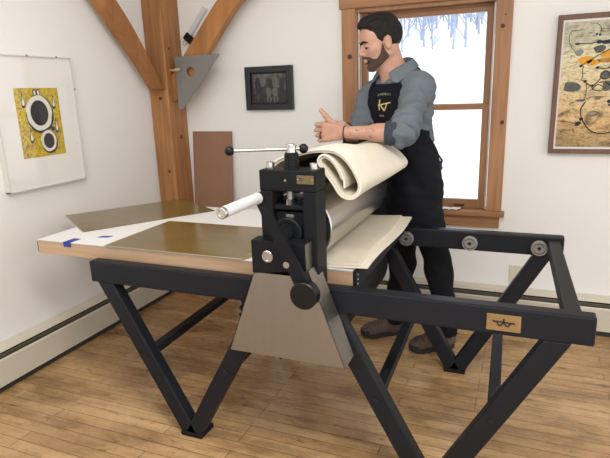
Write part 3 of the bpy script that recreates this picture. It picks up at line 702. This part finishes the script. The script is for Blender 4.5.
#PERSON-BEGIN
# ------------------------------------------------------------------ person: implicit surfaces, polygonised
def V3(*a): return np.array(a, float)
def nrm(v): return v / np.linalg.norm(v)
def rc(p, a, b, ra, rb):                                   # tapered capsule
    a = np.asarray(a, float); b = np.asarray(b, float); ab = b - a; t = np.clip(((p - a) @ ab) / (ab @ ab), 0, 1)
    return np.linalg.norm(p - a - t[:, None] * ab, axis=1) - (ra + (rb - ra) * t)
def el(p, c, r, R=None):                                   # ellipsoid, R rows = local axes
    q = p - np.asarray(c, float)
    if R is not None: q = q @ np.asarray(R).T
    r = np.asarray(r, float); k0 = np.linalg.norm(q / r, axis=1); k1 = np.linalg.norm(q / (r * r), axis=1)
    return k0 * (k0 - 1) / np.maximum(k1, 1e-9)
def smin(a, b, k):
    h = np.clip(0.5 + 0.5 * (b - a) / k, 0, 1); return b + (a - b) * h - k * h * (1 - h)
def smax(a, b, k): return -smin(-a, -b, k)
def chain(p, pts, rad, k=0.01):
    d = None
    for i in range(len(pts) - 1):
        e = rc(p, pts[i], pts[i + 1], rad[i], rad[i + 1]); d = e if d is None else smin(d, e, k)
    return d
def polygonise(fn, lo, hi, h, B=8):
    lo = np.array(lo, float); n = np.ceil((np.array(hi) - lo) / h / B).astype(int) * B + 1
    vol = np.ones(n, np.float32); nb = (n - 1) // B
    bi = np.stack(np.meshgrid(*[np.arange(k) for k in nb], indexing='ij'), -1).reshape(-1, 3)
    d = fn(lo + (bi + .5) * B * h); act = np.abs(d) < .5 * math.sqrt(3) * B * h * 1.5 + .01
    loc = np.stack(np.meshgrid(*[np.arange(B + 1)] * 3, indexing='ij'), -1).reshape(-1, 3)
    for i in np.nonzero(~act & (d < 0))[0]:
        a = bi[i] * B; vol[a[0]:a[0] + B + 1, a[1]:a[1] + B + 1, a[2]:a[2] + B + 1] = -1
    ids = np.nonzero(act)[0]
    for s in range(0, len(ids), 150):
        blk = bi[ids[s:s + 150]] * B; g = (blk[:, None, :] + loc[None]).reshape(-1, 3)
        vol[g[:, 0], g[:, 1], g[:, 2]] = fn(lo + g * h)
    ins = vol < 0; nx, ny, nz = n - 1
    cnt = np.zeros((nx, ny, nz), np.int8)
    offs = [(i, j, k) for i in (0, 1) for j in (0, 1) for k in (0, 1)]
    for i, j, k in offs: cnt += ins[i:i + nx, j:j + ny, k:k + nz]
    cells = np.argwhere((cnt > 0) & (cnt < 8)); idx = -np.ones((nx, ny, nz), np.int32); idx[tuple(cells.T)] = np.arange(len(cells))
    val = np.stack([vol[cells[:, 0] + i, cells[:, 1] + j, cells[:, 2] + k] for i, j, k in offs], 1)
    acc = np.zeros((len(cells), 3)); c = np.zeros(len(cells))
    for a in range(8):
        for b_ in range(a + 1, 8):
            oa, ob = np.array(offs[a]), np.array(offs[b_])
            if np.abs(oa - ob).sum() != 1: continue
            va, vb = val[:, a], val[:, b_]; m = (va < 0) != (vb < 0); t = np.where(m, va / np.where(m, va - vb, 1), 0)
            acc += m[:, None] * (oa + t[:, None] * (ob - oa)); c += m
    verts = lo + (cells + acc / c[:, None]) * h; faces = []
    for ax in range(3):
        u, v = (ax + 1) % 3, (ax + 2) % 3; sl0 = [slice(None)] * 3; sl1 = [slice(None)] * 3; sl0[ax] = slice(0, -1); sl1[ax] = slice(1, None)
        A, Bm = ins[tuple(sl0)], ins[tuple(sl1)]; e = np.argwhere(A != Bm); e = e[(e[:, u] > 0) & (e[:, v] > 0) & (e[:, u] < n[u] - 1) & (e[:, v] < n[v] - 1)]
        q = []
        for du, dv in ((1, 1), (0, 1), (0, 0), (1, 0)):
            w_ = e.copy(); w_[:, u] -= du; w_[:, v] -= dv; q.append(idx[tuple(w_.T)])
        q = np.stack(q, 1); fl = A[tuple(e.T)]; q[~fl] = q[~fl][:, ::-1]; faces.append(q)
    return verts, np.concatenate(faces)
def solid(name, fn, lo, hi, h, m, parent=None, loc=None):
    v, fc = polygonise(fn, lo, hi, h); me = bpy.data.meshes.new(name)
    me.vertices.add(len(v)); me.vertices.foreach_set('co', v.ravel().astype(np.float32))
    me.loops.add(fc.size); me.loops.foreach_set('vertex_index', fc.ravel().astype(np.int32))
    me.polygons.add(len(fc)); me.polygons.foreach_set('loop_start', np.arange(0, fc.size, 4, dtype=np.int32))
    me.polygons.foreach_set('use_smooth', np.ones(len(fc), bool)); me.update(calc_edges=True); me.validate()
    return link_mesh(name, me, m, parent, loc)

FC = nrm(V3(-.51, -.86, 0)); LC = V3(.86, -.51, 0); UZ = V3(0, 0, 1); RC_ = np.stack([LC, FC, UZ])       # chest frame
FP = nrm(V3(-.76, -.65, 0)); LP = nrm(V3(.65, -.76, 0)); RP = np.stack([LP, FP, UZ])                        # pelvis frame
CH = V3(-.560, 2.565, 1.24); PEL = V3(-.50, 2.655, .86); NB = V3(-.572, 2.545, 1.392)
SL, SR = V3(-.458, 2.480, 1.350), V3(-.722, 2.625, 1.305)
EL, WL = V3(-.487, 2.275, 1.166), V3(-.752, 2.262, 1.170)
ER, WR = V3(-.764, 2.515, 1.110), V3(-.772, 2.348, 1.182)
HL, HR = V3(-.462, 2.625, .83), V3(-.565, 2.71, .83); KL, KR = V3(-.372, 2.645, .46), V3(-.575, 2.735, .45)
AL, AR = V3(-.322, 2.695, .085), V3(-.625, 2.765, .085)
HS = .91; pit = math.radians(13); hF = nrm(V3(-.86, -.51, 0)); hL = nrm(V3(.51, -.86, 0)); 
hU = UZ * math.cos(pit) + hF * math.sin(pit); hX = hF * math.cos(pit) - UZ * math.sin(pit)
HC = V3(-.634, 2.478, 1.548); RH = np.stack([hX, hL, hU])
def toh(p): return ((p - HC) @ RH.T) / HS
def fromh(q): return HC + HS * (np.asarray(q, float) @ RH)

def head_local(q):
    d = el(q, (-.014, 0, .034), (.098, .074, .088))
    d = smin(d, el(q, (.034, 0, -.022), (.060, .060, .088)), .03)
    for s in (-1, 1):
        d = smin(d, rc(q, (-.018, s * .053, -.052), (.060, s * .016, -.100), .019, .016), .025)
        d = smin(d, el(q, (.052, s * .042, -.018), (.026, .022, .022)), .02)
        d = smin(d, rc(q, (.082, s * .010, .023), (.068, s * .046, .020), .010, .009), .012)
    d = smin(d, el(q, (.068, 0, -.104), (.020, .022, .016)), .02)
    d = smin(d, el(q, (.058, 0, .052), (.038, .052, .04)), .03)
    for s in (-1, 1): d = smax(d, -el(q, (.096, s * .033, .001), (.018, .019, .013)), .012)
    d = smin(d, rc(q, (.088, 0, .014), (.112, 0, -.024), .0075, .0098), .012)
    d = smin(d, el(q, (.110, 0, -.030), (.011, .010, .009)), .006)
    for s in (-1, 1):
        d = smin(d, el(q, (.099, s * .0125, -.032), (.011, .0065, .008)), .006)
        lid = smax(el(q, (.077, s * .032, .0015), (.0135, .0145, .0135)), -(q[:, 2] + .0035), .002)          # lowered upper lid
        d = smin(d, lid, .003)
        low = smax(el(q, (.077, s * .032, .001), (.0125, .014, .013)), (q[:, 2] + .0085), .002); d = smin(d, low, .003)
    d = smin(d, rc(q, (.090, 0, -.042), (.091, 0, -.054), .010, .010), .012)
    for s in (-1, 1):
        d = smin(d, rc(q, (.098, 0, -.0575), (.086, s * .021, -.0605), .0058, .0030), .005)
        d = smin(d, rc(q, (.0955, 0, -.069), (.085, s * .019, -.0625), .0068, .0030), .005)
    d = smax(d, -rc(q, (.106, -.016, -.0628), (.106, .016, -.0628), .0035, .0035), .003)
    for s in (-1, 1):
        e = el(q, (-.014, s * .077, -.004), (.019, .0095, .033), np.array([[.95, s * .25, .18], [-s * .25, .97, 0], [-.18, 0, .98]]))
        e = smax(e, -el(q, (-.010, s * .086, .001), (.011, .0065, .022)), .004); d = smin(d, e, .005)
        d = smin(d, el(q, (-.004, s * .079, -.006), (.0045, .004, .008)), .004)
    return d
def head_w(p): return head_local(toh(p)) * HS
def torso(p):
    d = el(p, CH, (.158, .108, .21), RC_)
    d = smin(d, rc(p, SL - V3(0, 0, .012), SR - V3(0, 0, .012), .054, .054), .06)
    for s in (SL, SR): d = smin(d, rc(p, NB, s + (NB - s) * .18 + V3(0, 0, .005), .046, .044), .045)
    d = smin(d, el(p, (-.52, 2.615, 1.02), (.128, .100, .20), RP), .06)
    d = smin(d, el(p, PEL, (.134, .100, .13), RP), .06); return d
def legs(p, g=0.0):
    d = None
    for H, K, A in ((HL, KL, AL), (HR, KR, AR)):
        e = smin(rc(p, H, K, .072 + g, .052 + g), rc(p, K, A, .054 + g, .036 + g * 1.4), .03); d = e if d is None else smin(d, e, .02)
    return d
def uarm(p, g=0.0): return np.minimum(rc(p, SL, EL, .048 + g, .042 + g), rc(p, SR, ER, .048 + g, .043 + g))
def hand(p, W, fw, up, palm_n, side):
    """fist: fw = knuckle direction, up = thumb side, palm_n = direction the fingers curl to"""
    k = [W + fw * .078 + up * o for o in (.032, .011, -.011, -.031)]
    d = None
    for kk, o in zip(k, (.026, .009, -.009, -.024)):
        e = rc(p, W + up * o * .75 + fw * .008, kk - palm_n * .004, .0155, .0135); d = e if d is None else smin(d, e, .012)
    L = (.046, .050, .047, .038); rr = (.0098, .0100, .0095, .0085)
    for i, kk in enumerate(k):
        a = kk + (fw * .88 + palm_n * .42) * L[i] * .80 - up * .003 * i
        b = a + (palm_n * .94 - fw * .34) * L[i] * .66; c = b + (-fw * .92 + palm_n * .10) * L[i] * .5
        e = chain(p, [kk, a, b, c], [rr[i] * 1.12, rr[i], rr[i] * .94, rr[i] * .85], .003); d = smin(d, e, .0035)
    return d
lF = nrm(V3(-.97, -.10, .02)); lU = nrm(V3(.02, 0, 1.0)); lN = V3(0.0, 1.0, 0.0)
rF = nrm(V3(-.80, -.60, .05)); rN = nrm(V3(.5, -.86, 0))
def body(p):
    d = smin(torso(p), legs(p), .03)
    d = smin(d, rc(p, NB - V3(0, 0, .02), fromh((-.022, 0, -.045)), .060, .056), .03)
    d = smin(d, rc(p, fromh((.02, 0, -.085)), NB + FC * .03, .032, .034), .03)
    d = smin(d, head_w(p), .012)
    d = smin(d, uarm(p), .03)
    fl = smin(rc(p, EL, WL, .039, .025), rc(p, EL, EL * .6 + WL * .4, .040, .037), .02); d = smin(d, fl, .015)
    fr = rc(p, ER, WR, .042, .026); d = smin(d, fr, .015)
    d = smin(d, hand(p, WL, lF, lU, lN, 1), .012)
    # thumb of the left hand laid over the fist, thumb of the right hand pointing up
    d = smin(d, chain(p, [WL + lF * .02 + lU * .018 + lN * .012, WL + lF * .045 + lU * .040 + lN * .022, WL + lF * .075 + lU * .050 + lN * .03], [.015, .012, .010], .006), .006)
    d = smin(d, hand(p, WR, nrm(V3(-.9, -.25, -.1)), nrm(V3(-.05, 0, 1)), V3(-.25, -.85, 0), -1), .01)
    th = [V3(-.808, 2.292, 1.182), V3(-.815, 2.288, 1.218), V3(-.836, 2.284, 1.243), V3(-.857, 2.283, 1.266)]
    d = smin(d, chain(p, th, [.016, .0128, .0122, .0100], .006), .006)
    for A, T in ((AL, V3(-.46, 2.60, .035)), (AR, V3(-.745, 2.70, .035))): d = smin(d, rc(p, A - V3(0, 0, .035), T, .036, .026), .02)
    return d
TAT = (-.72, -.60)
M['skin'] = skin_material()
PO = (-.50, 2.66, 0)
ORG0 = None
person = solid('person', body, (-.98, 2.14, -.0), (-.22, 2.90, 1.76), .0036, M['skin'], None, (0, 0, 0))
tag(person, 'dark haired bearded man in slate shirt and black apron leaning over the press', 'person')
def rough_noise(p, s): return np.sin(p[:, 0] * s + 2 * np.sin(p[:, 2] * s * .7)) * np.sin(p[:, 1] * s * 1.1 + 1.7 * np.sin(p[:, 0] * s * .8)) * np.sin(p[:, 2] * s * .9 + 1.3)

# hair, beard, brows, eyes
def hair_f(p):
    q = toh(p); d = el(q, (-.016, 0, .040), (.102, .0785, .092))
    top = el(q, (.006, 0, .094), (.092, .066, .046)); quiff = el(q, (.050, 0, .106), (.032, .050, .028)); d = smin(d, smin(top, quiff, .02), .03)
    zmin = np.interp(q[:, 0], [-.13, -.07, -.045, -.033, -.02, .002, .012, .018, .027, .033, .042, .056, .070, .082, .12], [-.048, -.052, -.05, -.02, .026, .022, -.016, -.024, -.012, .024, .056, .066, .080, .088, .092])
    wv = .0022 * np.sin(q[:, 1] * 330 + q[:, 0] * 60) * np.clip((q[:, 2] - .05) / .05, 0, 1) + .0015 * rough_noise(q, 160)
    return smax(d + wv, (zmin - q[:, 2]) * .75, .006) * HS
solid('hair', hair_f, (-.80, 2.30, 1.42), (-.46, 2.64, 1.76), .003, M['hair'], person)
def beard_f(p):
    q = toh(p); d = head_local(q) - .0026 + .0009 * rough_noise(q, 420)
    d = smax(d, -(head_local(q) + .004), .001)
    zmax = np.interp(q[:, 0], [-.02, -.006, .006, .014, .03, .05, .066, .078, .088, .11], [-.09, -.060, -.030, .004, -.044, -.064, -.062, -.050, -.044, -.042])
    d = smax(d, (q[:, 2] - zmax) * .8, .003); d = smax(d, -.012 - q[:, 0] - np.clip(-q[:, 2] - .03, 0, 1) * .0, .003)
    d = smax(d, (-.112 - .30 * (q[:, 0] - .06) * -1.0 * 0 - q[:, 2]) if False else (np.interp(q[:, 0], [-.02, .0, .03, .06, .09], [-.062, -.078, -.098, -.116, -.122]) - q[:, 2]) * .8, .003)
    lip = el(q, (.100, 0, -.0635), (.022, .0215, .0115)); d = smax(d, -lip, .002)
    cl = el(q, (.110, 0, -.083), (.02, .006, .006)); return d * HS
solid('beard', beard_f, (-.80, 2.34, 1.38), (-.54, 2.58, 1.58), .0022, M['beard'], person)
def lips_f(p):
    q = toh(p); d = None
    for s in (-1, 1):
        for e in (rc(q, (.0985, 0, -.0575), (.0865, s * .019, -.0605), .0058, .0028), rc(q, (.096, 0, -.069), (.0855, s * .017, -.0625), .0068, .0028)):
            d = e if d is None else smin(d, e, .003)
    return smax(d, -rc(q, (.108, -.016, -.0628), (.108, .016, -.0628), .004, .004), .002) * HS
solid('lips', lips_f, (-.78, 2.38, 1.43), (-.66, 2.5, 1.51), .0016, M['lip'], person)
def line2(q, pts, rad):
    Q = np.stack([q[:, 0] * 0, q[:, 1], q[:, 2]], 1); d = None
    for (a, b_), (ra, rb) in zip(zip(pts, pts[1:]), zip(rad, rad[1:])):
        e = rc(Q, (0, a[0], a[1]), (0, b_[0], b_[1]), ra, rb); d = e if d is None else np.minimum(d, e)
    return d
def face_line(off, sets):
    def fn(p):
        q = toh(p); d = head_local(q); e = None
        for pts, rad in sets:
            l_ = line2(q, pts, rad); e = l_ if e is None else np.minimum(e, l_)
        return smax(smax(np.abs(d) - off, e, .0012), .045 - q[:, 0], .001) * HS
    return fn
solid('eyebrows', face_line(.0034, [([(s * .010, .0190), (s * .028, .0270), (s * .050, .0200)], (.0046, .0050, .0022)) for s in (-1, 1)]), (-.79, 2.36, 1.5), (-.60, 2.54, 1.62), .0017, M['hair'], person)
solid('eyelashes', face_line(.0022, [([(s * .020, -.0040), (s * .032, -.0030), (s * .046, -.0045)], (.0016, .0024, .0016)) for s in (-1, 1)]), (-.79, 2.36, 1.48), (-.60, 2.54, 1.6), .0014, M['hair'], person)
for s in (-1, 1):
    ec = Vector(fromh((.0768, s * .032, .001)))
    ey = MB().sphere(ec, .0118 * HS, (1, 1, 1), 20, 14).build('eye', M['eye'], person, smooth=True)
    gz = Vector(hX * .92 - hU * .42).normalized()
    MB().sphere(ec + gz * .0085, .0062, (1, 1, 1), 14, 10).build('iris', M['iris'], ey, smooth=True)

# shirt
def folds(p): return .0042 * np.sin(p[:, 2] * 62 + p[:, 0] * 40 + 2.2 * np.sin(p[:, 1] * 21)) * np.sin(p[:, 0] * 31 - p[:, 2] * 24) + .0018 * np.sin(p[:, 2] * 130 + p[:, 1] * 70)
def arm_folds(p, A, B):
    t = ((p - A) @ (B - A)) / ((B - A) @ (B - A)); return .0050 * np.sin(t * 30 + 2.4 * np.sin(p[:, 0] * 30 + p[:, 1] * 22)) * np.clip(t * 1.6, .1, 1)
def shirt_f(p):
    d = torso(p) - .010
    for A, B in ((SL, EL), (SR, ER)):
        e = rc(p, A, A + (B - A) * 1.02, .059, .058); e = e + arm_folds(p, A, B); d = smin(d, e, .035)
    d = d + folds(p)
    d = smax(d, .93 - p[:, 2], .004)
    neck = rc(p, NB - FC * .004 + V3(0, 0, .012), fromh((-.01, 0, -.09)), .058, .066); d = smax(d, -neck, .004)
    return d
shirt = solid('shirt', shirt_f, (-.88, 2.14, .90), (-.22, 2.84, 1.50), .0045, M['shirt'], person)
def cuff_f(A, B, C2, r0, r1, t):
    def fn(p):
        d = nrm(C2 - B); out = rc(p, B + d * .005, B + d * .075, r0, r1); s = (p - B) @ d
        e = smax(out + .0022 * np.sin(s * 260 + p[:, 2] * 60), np.abs(s - .046) - .026, .006); return smax(e, -rc(p, B - d * .05, B + d * .09, r0 - t, r1 - t), .002)
    return fn
solid('cuff', cuff_f(SL, EL, WL, .059, .051, .007), (-.62, 2.18, 1.06), (-.40, 2.38, 1.27), .003, M['shirt_dark'], person)
solid('cuff', cuff_f(SR, ER, WR, .056, .048, .007), (-.88, 2.33, 1.02), (-.68, 2.56, 1.24), .003, M['shirt_dark'], person)
def rolled(p):                                             # turned back shirt cloth above the left elbow
    d = nrm(EL - SL); B = SL + (EL - SL) * .82; s = (p - B) @ d
    out = rc(p, B - d * .06, B + d * .06, .062, .068) + .0028 * np.sin(s * 150 + p[:, 0] * 60); return smax(out, np.abs(s) - .050, .010)
solid('rolled_sleeve', rolled, (-.60, 2.18, 1.10), (-.36, 2.45, 1.34), .0035, M['shirt'], person)
def collar_wing(sg):
    b = MB(); N = 22; cN = V3(*NB) + V3(0, 0, .058) + FC * .004; rows = []
    for k in range(N + 1):
        th_ = PI * (.10 + .90 * k / N)                      # from the front round to the nape
        dr = FC * math.cos(th_) + LC * (sg * math.sin(th_)); fr = 1 - k / N
        rt = .064 + .016 * fr ** 2; ht = np.interp(k / N, [0, .15, .5, 1], [-.030, -.010, .022, .040])
        rb = np.interp(k / N, [0, .12, .3, .6, 1], [.112, .124, .114, .102, .092]); hb = np.interp(k / N, [0, .12, .3, .6, 1], [-.070, -.082, -.040, -.008, .006])
        dr2 = nrm(dr + LC * sg * .22 * fr)
        rows.append([cN + dr * (rt - .004) + UZ * (ht - .030), cN + dr * rt + UZ * ht, cN + dr * (rt + .007) + UZ * (ht + .001), cN + (dr * .5 + dr2 * .5) * ((rt + rb) / 2 + .005) + UZ * (ht + hb) / 2, cN + dr2 * rb + UZ * hb])
    v = [[b.bm.verts.new(Vector(x)) for x in r_] for r_ in rows]
    for i in range(N):
        for j in range(4): b.bm.faces.new((v[i][j], v[i + 1][j], v[i + 1][j + 1], v[i][j + 1]))
    o_ = b.build('collar', M['shirt'], person, smooth=True); md = o_.modifiers.new('thickness', 'SOLIDIFY'); md.thickness = .004; md.offset = 0
    sb = o_.modifiers.new('soften', 'SUBSURF'); sb.levels = 1; sb.render_levels = 1
for sg in (1, -1): collar_wing(sg)

# apron
def apron_in(p):
    sk = smin(el(p, (-.510, 2.63, .95), (.136, .106, .30), RP), el(p, (-.515, 2.64, .72), (.134, .108, .3), RP), .04)
    d = smin(torso(p), smin(sk, legs(p, .006), .04), .03)
    return d - .0165 + .5 * folds(p) + .004 * np.sin(p[:, 2] * 26 + p[:, 0] * 34)
def apron_f(p):
    q = p - CH; u = q @ LC; w_ = q @ FC; z = p[:, 2]; d = apron_in(p)
    hw = np.interp(z, [1.06, 1.10, 1.14, 1.22, 1.30, 1.38], [.30, .24, .17, .125, .105, .092])
    wm = np.interp(z, [.80, 1.02, 1.08, 1.14, 1.2], [-.16, -.14, -.085, -.03, .0])
    d = smax(d, (np.abs(u) - hw) * .8, .004); d = smax(d, (wm - w_) * .8, .004)
    d = smax(d, z - 1.372, .004); d = smax(d, .60 - z, .004); return d
apron = solid('apron', apron_f, (-.86, 2.34, .57), (-.24, 2.86, 1.40), .0048, M['apron'], person)
def on_apron(u, z, off=.001):
    """point of the apron's outer face at chest coordinates (u to the man's left, height z)"""
    base = CH + LC * u; base[2] = z; t = np.linspace(.30, .0, 601); P = base[None] + t[:, None] * FC[None]
    v = apron_in(P); i = int(np.argmax(v < 0)); return Vector(P[i] + FC * off)
# neck straps
for s in (1, -1):
    pts = [on_apron(s * .085, 1.335, .001), on_apron(s * .082, 1.352, .002)]
    for tt in np.linspace(.1, 1, 9):
        base = CH + LC * s * (.082 - .02 * tt) + FC * (.10 - .19 * tt); P = base[None] + np.linspace(.30, .0, 400)[:, None] * UZ[None]; P[:, 2] = np.linspace(1.56, 1.20, 400)
        v = shirt_f(P); i = int(np.argmax(v < 0)); pts.append(Vector(P[i] + UZ * .003))
    MB().tube(pts, .0075, 8).build('neck_strap', M['apron'], apron, smooth=True)
b = MB()
def em(a, c, r=.0034): b.tube([on_apron(a[0] + (c[0] - a[0]) * k / 5, a[1] + (c[1] - a[1]) * k / 5, .0005) for k in range(6)], r, 6)
EU, EZ = .010, 1.278
em((EU - .022, EZ + .024), (EU - .021, EZ - .022)); em((EU - .029, EZ - .002), (EU + .036, EZ + .011)); em((EU - .017, EZ + .003), (EU + .009, EZ - .026)); em((EU + .009, EZ - .026), (EU + .018, EZ + .005), .003)
b.build('emblem', M['gold'], apron, smooth=True)
def text_on(txt, u0, z0, size, m, arch=0.0):
    cu = bpy.data.curves.new('lettering', 'FONT'); cu.body = txt; cu.size = size; cu.align_x = 'CENTER'; cu.extrude = .0005
    to = bpy.data.objects.new('lettering', cu); C.objects.link(to); dg = bpy.context.evaluated_depsgraph_get()
    me = bpy.data.meshes.new_from_object(to.evaluated_get(dg)); bpy.data.objects.remove(to); bpy.data.curves.remove(cu)
    for v in me.vertices:
        x, y, z = v.co; v.co = on_apron(u0 + x, z0 + y - arch * (x / .04) ** 2, .0012 + z)
    link_mesh('lettering', me, m, apron)
text_on('A FRENCH T', .012, 1.322, .013, M['tan_text'], .004)
text_on('TOOL', .004, 1.226, .012, M['tan_text'])
gm = MB().tube([V3(-.405, 2.57, 1.10) + .012 * (math.cos(a) * V3(.2, .9, 0) + math.sin(a) * UZ) for a in [2 * PI * i / 14 for i in range(14)]], .002, 6, True)
gm.build('grommet', M['chrome'], apron)
# apron tie bow behind the waist
b = MB()
for ph, ln in ((.3, .085), (-.5, .10)):
    c0 = Vector((-.43, 2.69, 1.0)); b.tube([c0, c0 + Vector((.02, .03, .03 + .02 * ph)), c0 + Vector((.045, .04, -.02 + .05 * ph)), c0 + Vector((.035, .02, -.07)), c0 + Vector((.01, .01, -.02)), c0 + Vector((.03 + .02 * ph, .03, -ln - .05))], .007, 8)
b.build('apron_tie', M['shirt_dark'], apron, smooth=True)

# trousers and shoes
def trousers_f(p):
    d = smin(legs(p, .013), el(p, PEL, (.138, .105, .13), RP), .03) + .004 * np.sin(p[:, 2] * 44 + 2 * np.sin(p[:, 0] * 30)) * np.clip((.9 - p[:, 2]) * 2, 0, 1)
    return smax(smax(d, p[:, 2] - .95, .004), .075 - p[:, 2], .004)
solid('trousers', trousers_f, (-.76, 2.46, .05), (-.22, 2.92, .98), .005, M['trousers'], person)
def shoe(heel, toe, nm):
    heel = np.array(heel + (0,), float); toe = np.array(toe + (0,), float); f_ = nrm(toe - heel); s_ = V3(-f_[1], f_[0], 0); L = np.linalg.norm(toe - heel)
    def up_f(p):
        q = p - heel; x = q @ f_; y = q @ s_; z = q[:, 2]; Q = np.stack([x, y, z], 1)
        d = rc(Q, (.040, 0, .045), (L - .055, 0, .038), .040, .038); d = smin(d, el(Q, (L - .055, 0, .034), (.058, .045, .034)), .02)
        d = smin(d, rc(Q, (.048, 0, .05), (.062, 0, .105), .042, .045), .03); d = smin(d, rc(Q, (.07, 0, .085), (L - .09, 0, .052), .032, .026), .03)
        d = d + .0012 * np.sin(x * 260) * (z > .05)
        return smax(smax(d, .018 - z, .003), z - .122, .004)
    def so_f(p):
        q = p - heel; Q = np.stack([q @ f_, q @ s_, q[:, 2]], 1); z = Q[:, 2]
        a = np.stack([Q[:, 0], Q[:, 1], z * 0], 1); o_ = smin(rc(a, (.042, 0, 0), (L - .06, 0, 0), .041, .045), el(a, (L - .06, 0, 0), (.064, .048, .05)), .02)
        toe_lift = .012 * np.clip((Q[:, 0] - L + .06) / .06, 0, 1) ** 2
        o_ = o_ + .0015 * np.sin(Q[:, 0] * 420)
        cap = np.where(Q[:, 0] > L - .035, .044, .026)
        return smax(smax(o_, (z - cap), .004), toe_lift + .0005 - z, .002)
    c = (heel + toe) / 2; lo = c - V3(.19, .19, 0); hi = c + V3(.19, .19, .15); lo[2] = -.01
    o = solid('shoe', up_f, lo, hi, .0038, M['shoe'], person); solid('sole', so_f, lo, hi, .0038, M['sole'], o)
    b = MB()
    for k in range(4):
        x = .105 + k * .022; zz = .094 - k * .0085
        P = [heel + f_ * x + s_ * y + UZ * (zz - 7 * y * y) for y in (-.03, -.015, 0, .015, .03)]; b.tube([Vector(v) for v in P], .0032, 6)
    b.build('laces', M['sole'], o, smooth=True)
shoe((-.290, 2.730), (-.498, 2.578), 'l'); shoe((-.588, 2.800), (-.790, 2.672), 'r')
# wristwatch, bracelet, ring
dW = nrm(WR - ER); 
def band(c, d, r, wd, m, nm):
    d = Vector(d); MB().lathe(Vector(c) - d * wd / 2, Vector(c) + d, [(0, r), (.0005, r + .003), (wd - .0005, r + .003), (wd, r)], 28).build(nm, m, person, smooth=True)
band(V3(-.767, 2.379, 1.172), dW, .0295, .022, M['black_plastic'], 'wristwatch')
band(WL + V3(.012, 0, -.001), nrm(WL - EL), .0275, .004, M['ink'], 'bracelet')
kk = WL + lF * .078 + lU * -.011; aa = kk + (lF * .88 + lN * .42) * .047 * .45
band(aa - lU * .006, nrm(lF * .88 + lN * .42), .0100, .006, M['gold_ring'], 'ring')
#PERSON-END

# ------------------------------------------------------------------ camera, light
cam = bpy.data.cameras.new('camera'); co = bpy.data.objects.new('camera', cam); C.objects.link(co)
f, pitch, yaw, roll = 534.3318, math.radians(14.44289), math.radians(22.63579), math.radians(-1.86905)
cy_, sy_, cp_, sp_ = math.cos(yaw), math.sin(yaw), math.cos(pitch), math.sin(pitch)
fwd = Vector((-sy_ * cp_, cy_ * cp_, -sp_)); right = Vector((cy_, sy_, 0)); upv = right.cross(fwd)
r2 = right * math.cos(roll) + upv * math.sin(roll); u2 = upv * math.cos(roll) - right * math.sin(roll)
mw = Matrix(((r2.x, u2.x, -fwd.x, 0), (r2.y, u2.y, -fwd.y, 0), (r2.z, u2.z, -fwd.z, 1.35), (0, 0, 0, 1)))
co.matrix_world = mw; cam.sensor_width = 36; cam.sensor_fit = 'HORIZONTAL'; cam.lens = f * 36 / 610; cam.clip_start = .02; cam.clip_end = 300
S = bpy.context.scene; S.camera = co
wd = bpy.data.worlds.new('overcast_sky'); S.world = wd; wd.use_nodes = True
bg = wd.node_tree.nodes['Background']; bg.inputs[0].default_value = (.93, .965, 1.0, 1); bg.inputs[1].default_value = 1.15
def area(name, loc, target, size, power, col=(1, 1, 1)):
    l = bpy.data.lights.new(name, 'AREA'); l.shape = 'RECTANGLE'; l.size, l.size_y = size; l.energy = power; l.color = col
    o = bpy.data.objects.new(name, l); C.objects.link(o); o.location = loc
    o.rotation_euler = (Vector(target) - Vector(loc)).to_track_quat('-Z', 'Y').to_euler(); return o
area('added_fill_light', (.2, .3, 2.58), (.2, .6, 0), (1.2, .5), 26, (1, .985, .95))  # unseen area light added overhead to brighten the room
area('added_fill_light', (-1.3, .9, 2.58), (-1.3, 1.0, 0), (1.2, .4), 10, (1, .985, .95))  # second added fill, lifting the left side
S.view_settings.view_transform = 'Standard'; S.view_settings.look = 'None'; S.view_settings.exposure = 0.72; S.view_settings.gamma = 1.0
S.view_settings.use_curve_mapping = False
S.cycles.use_denoising = True
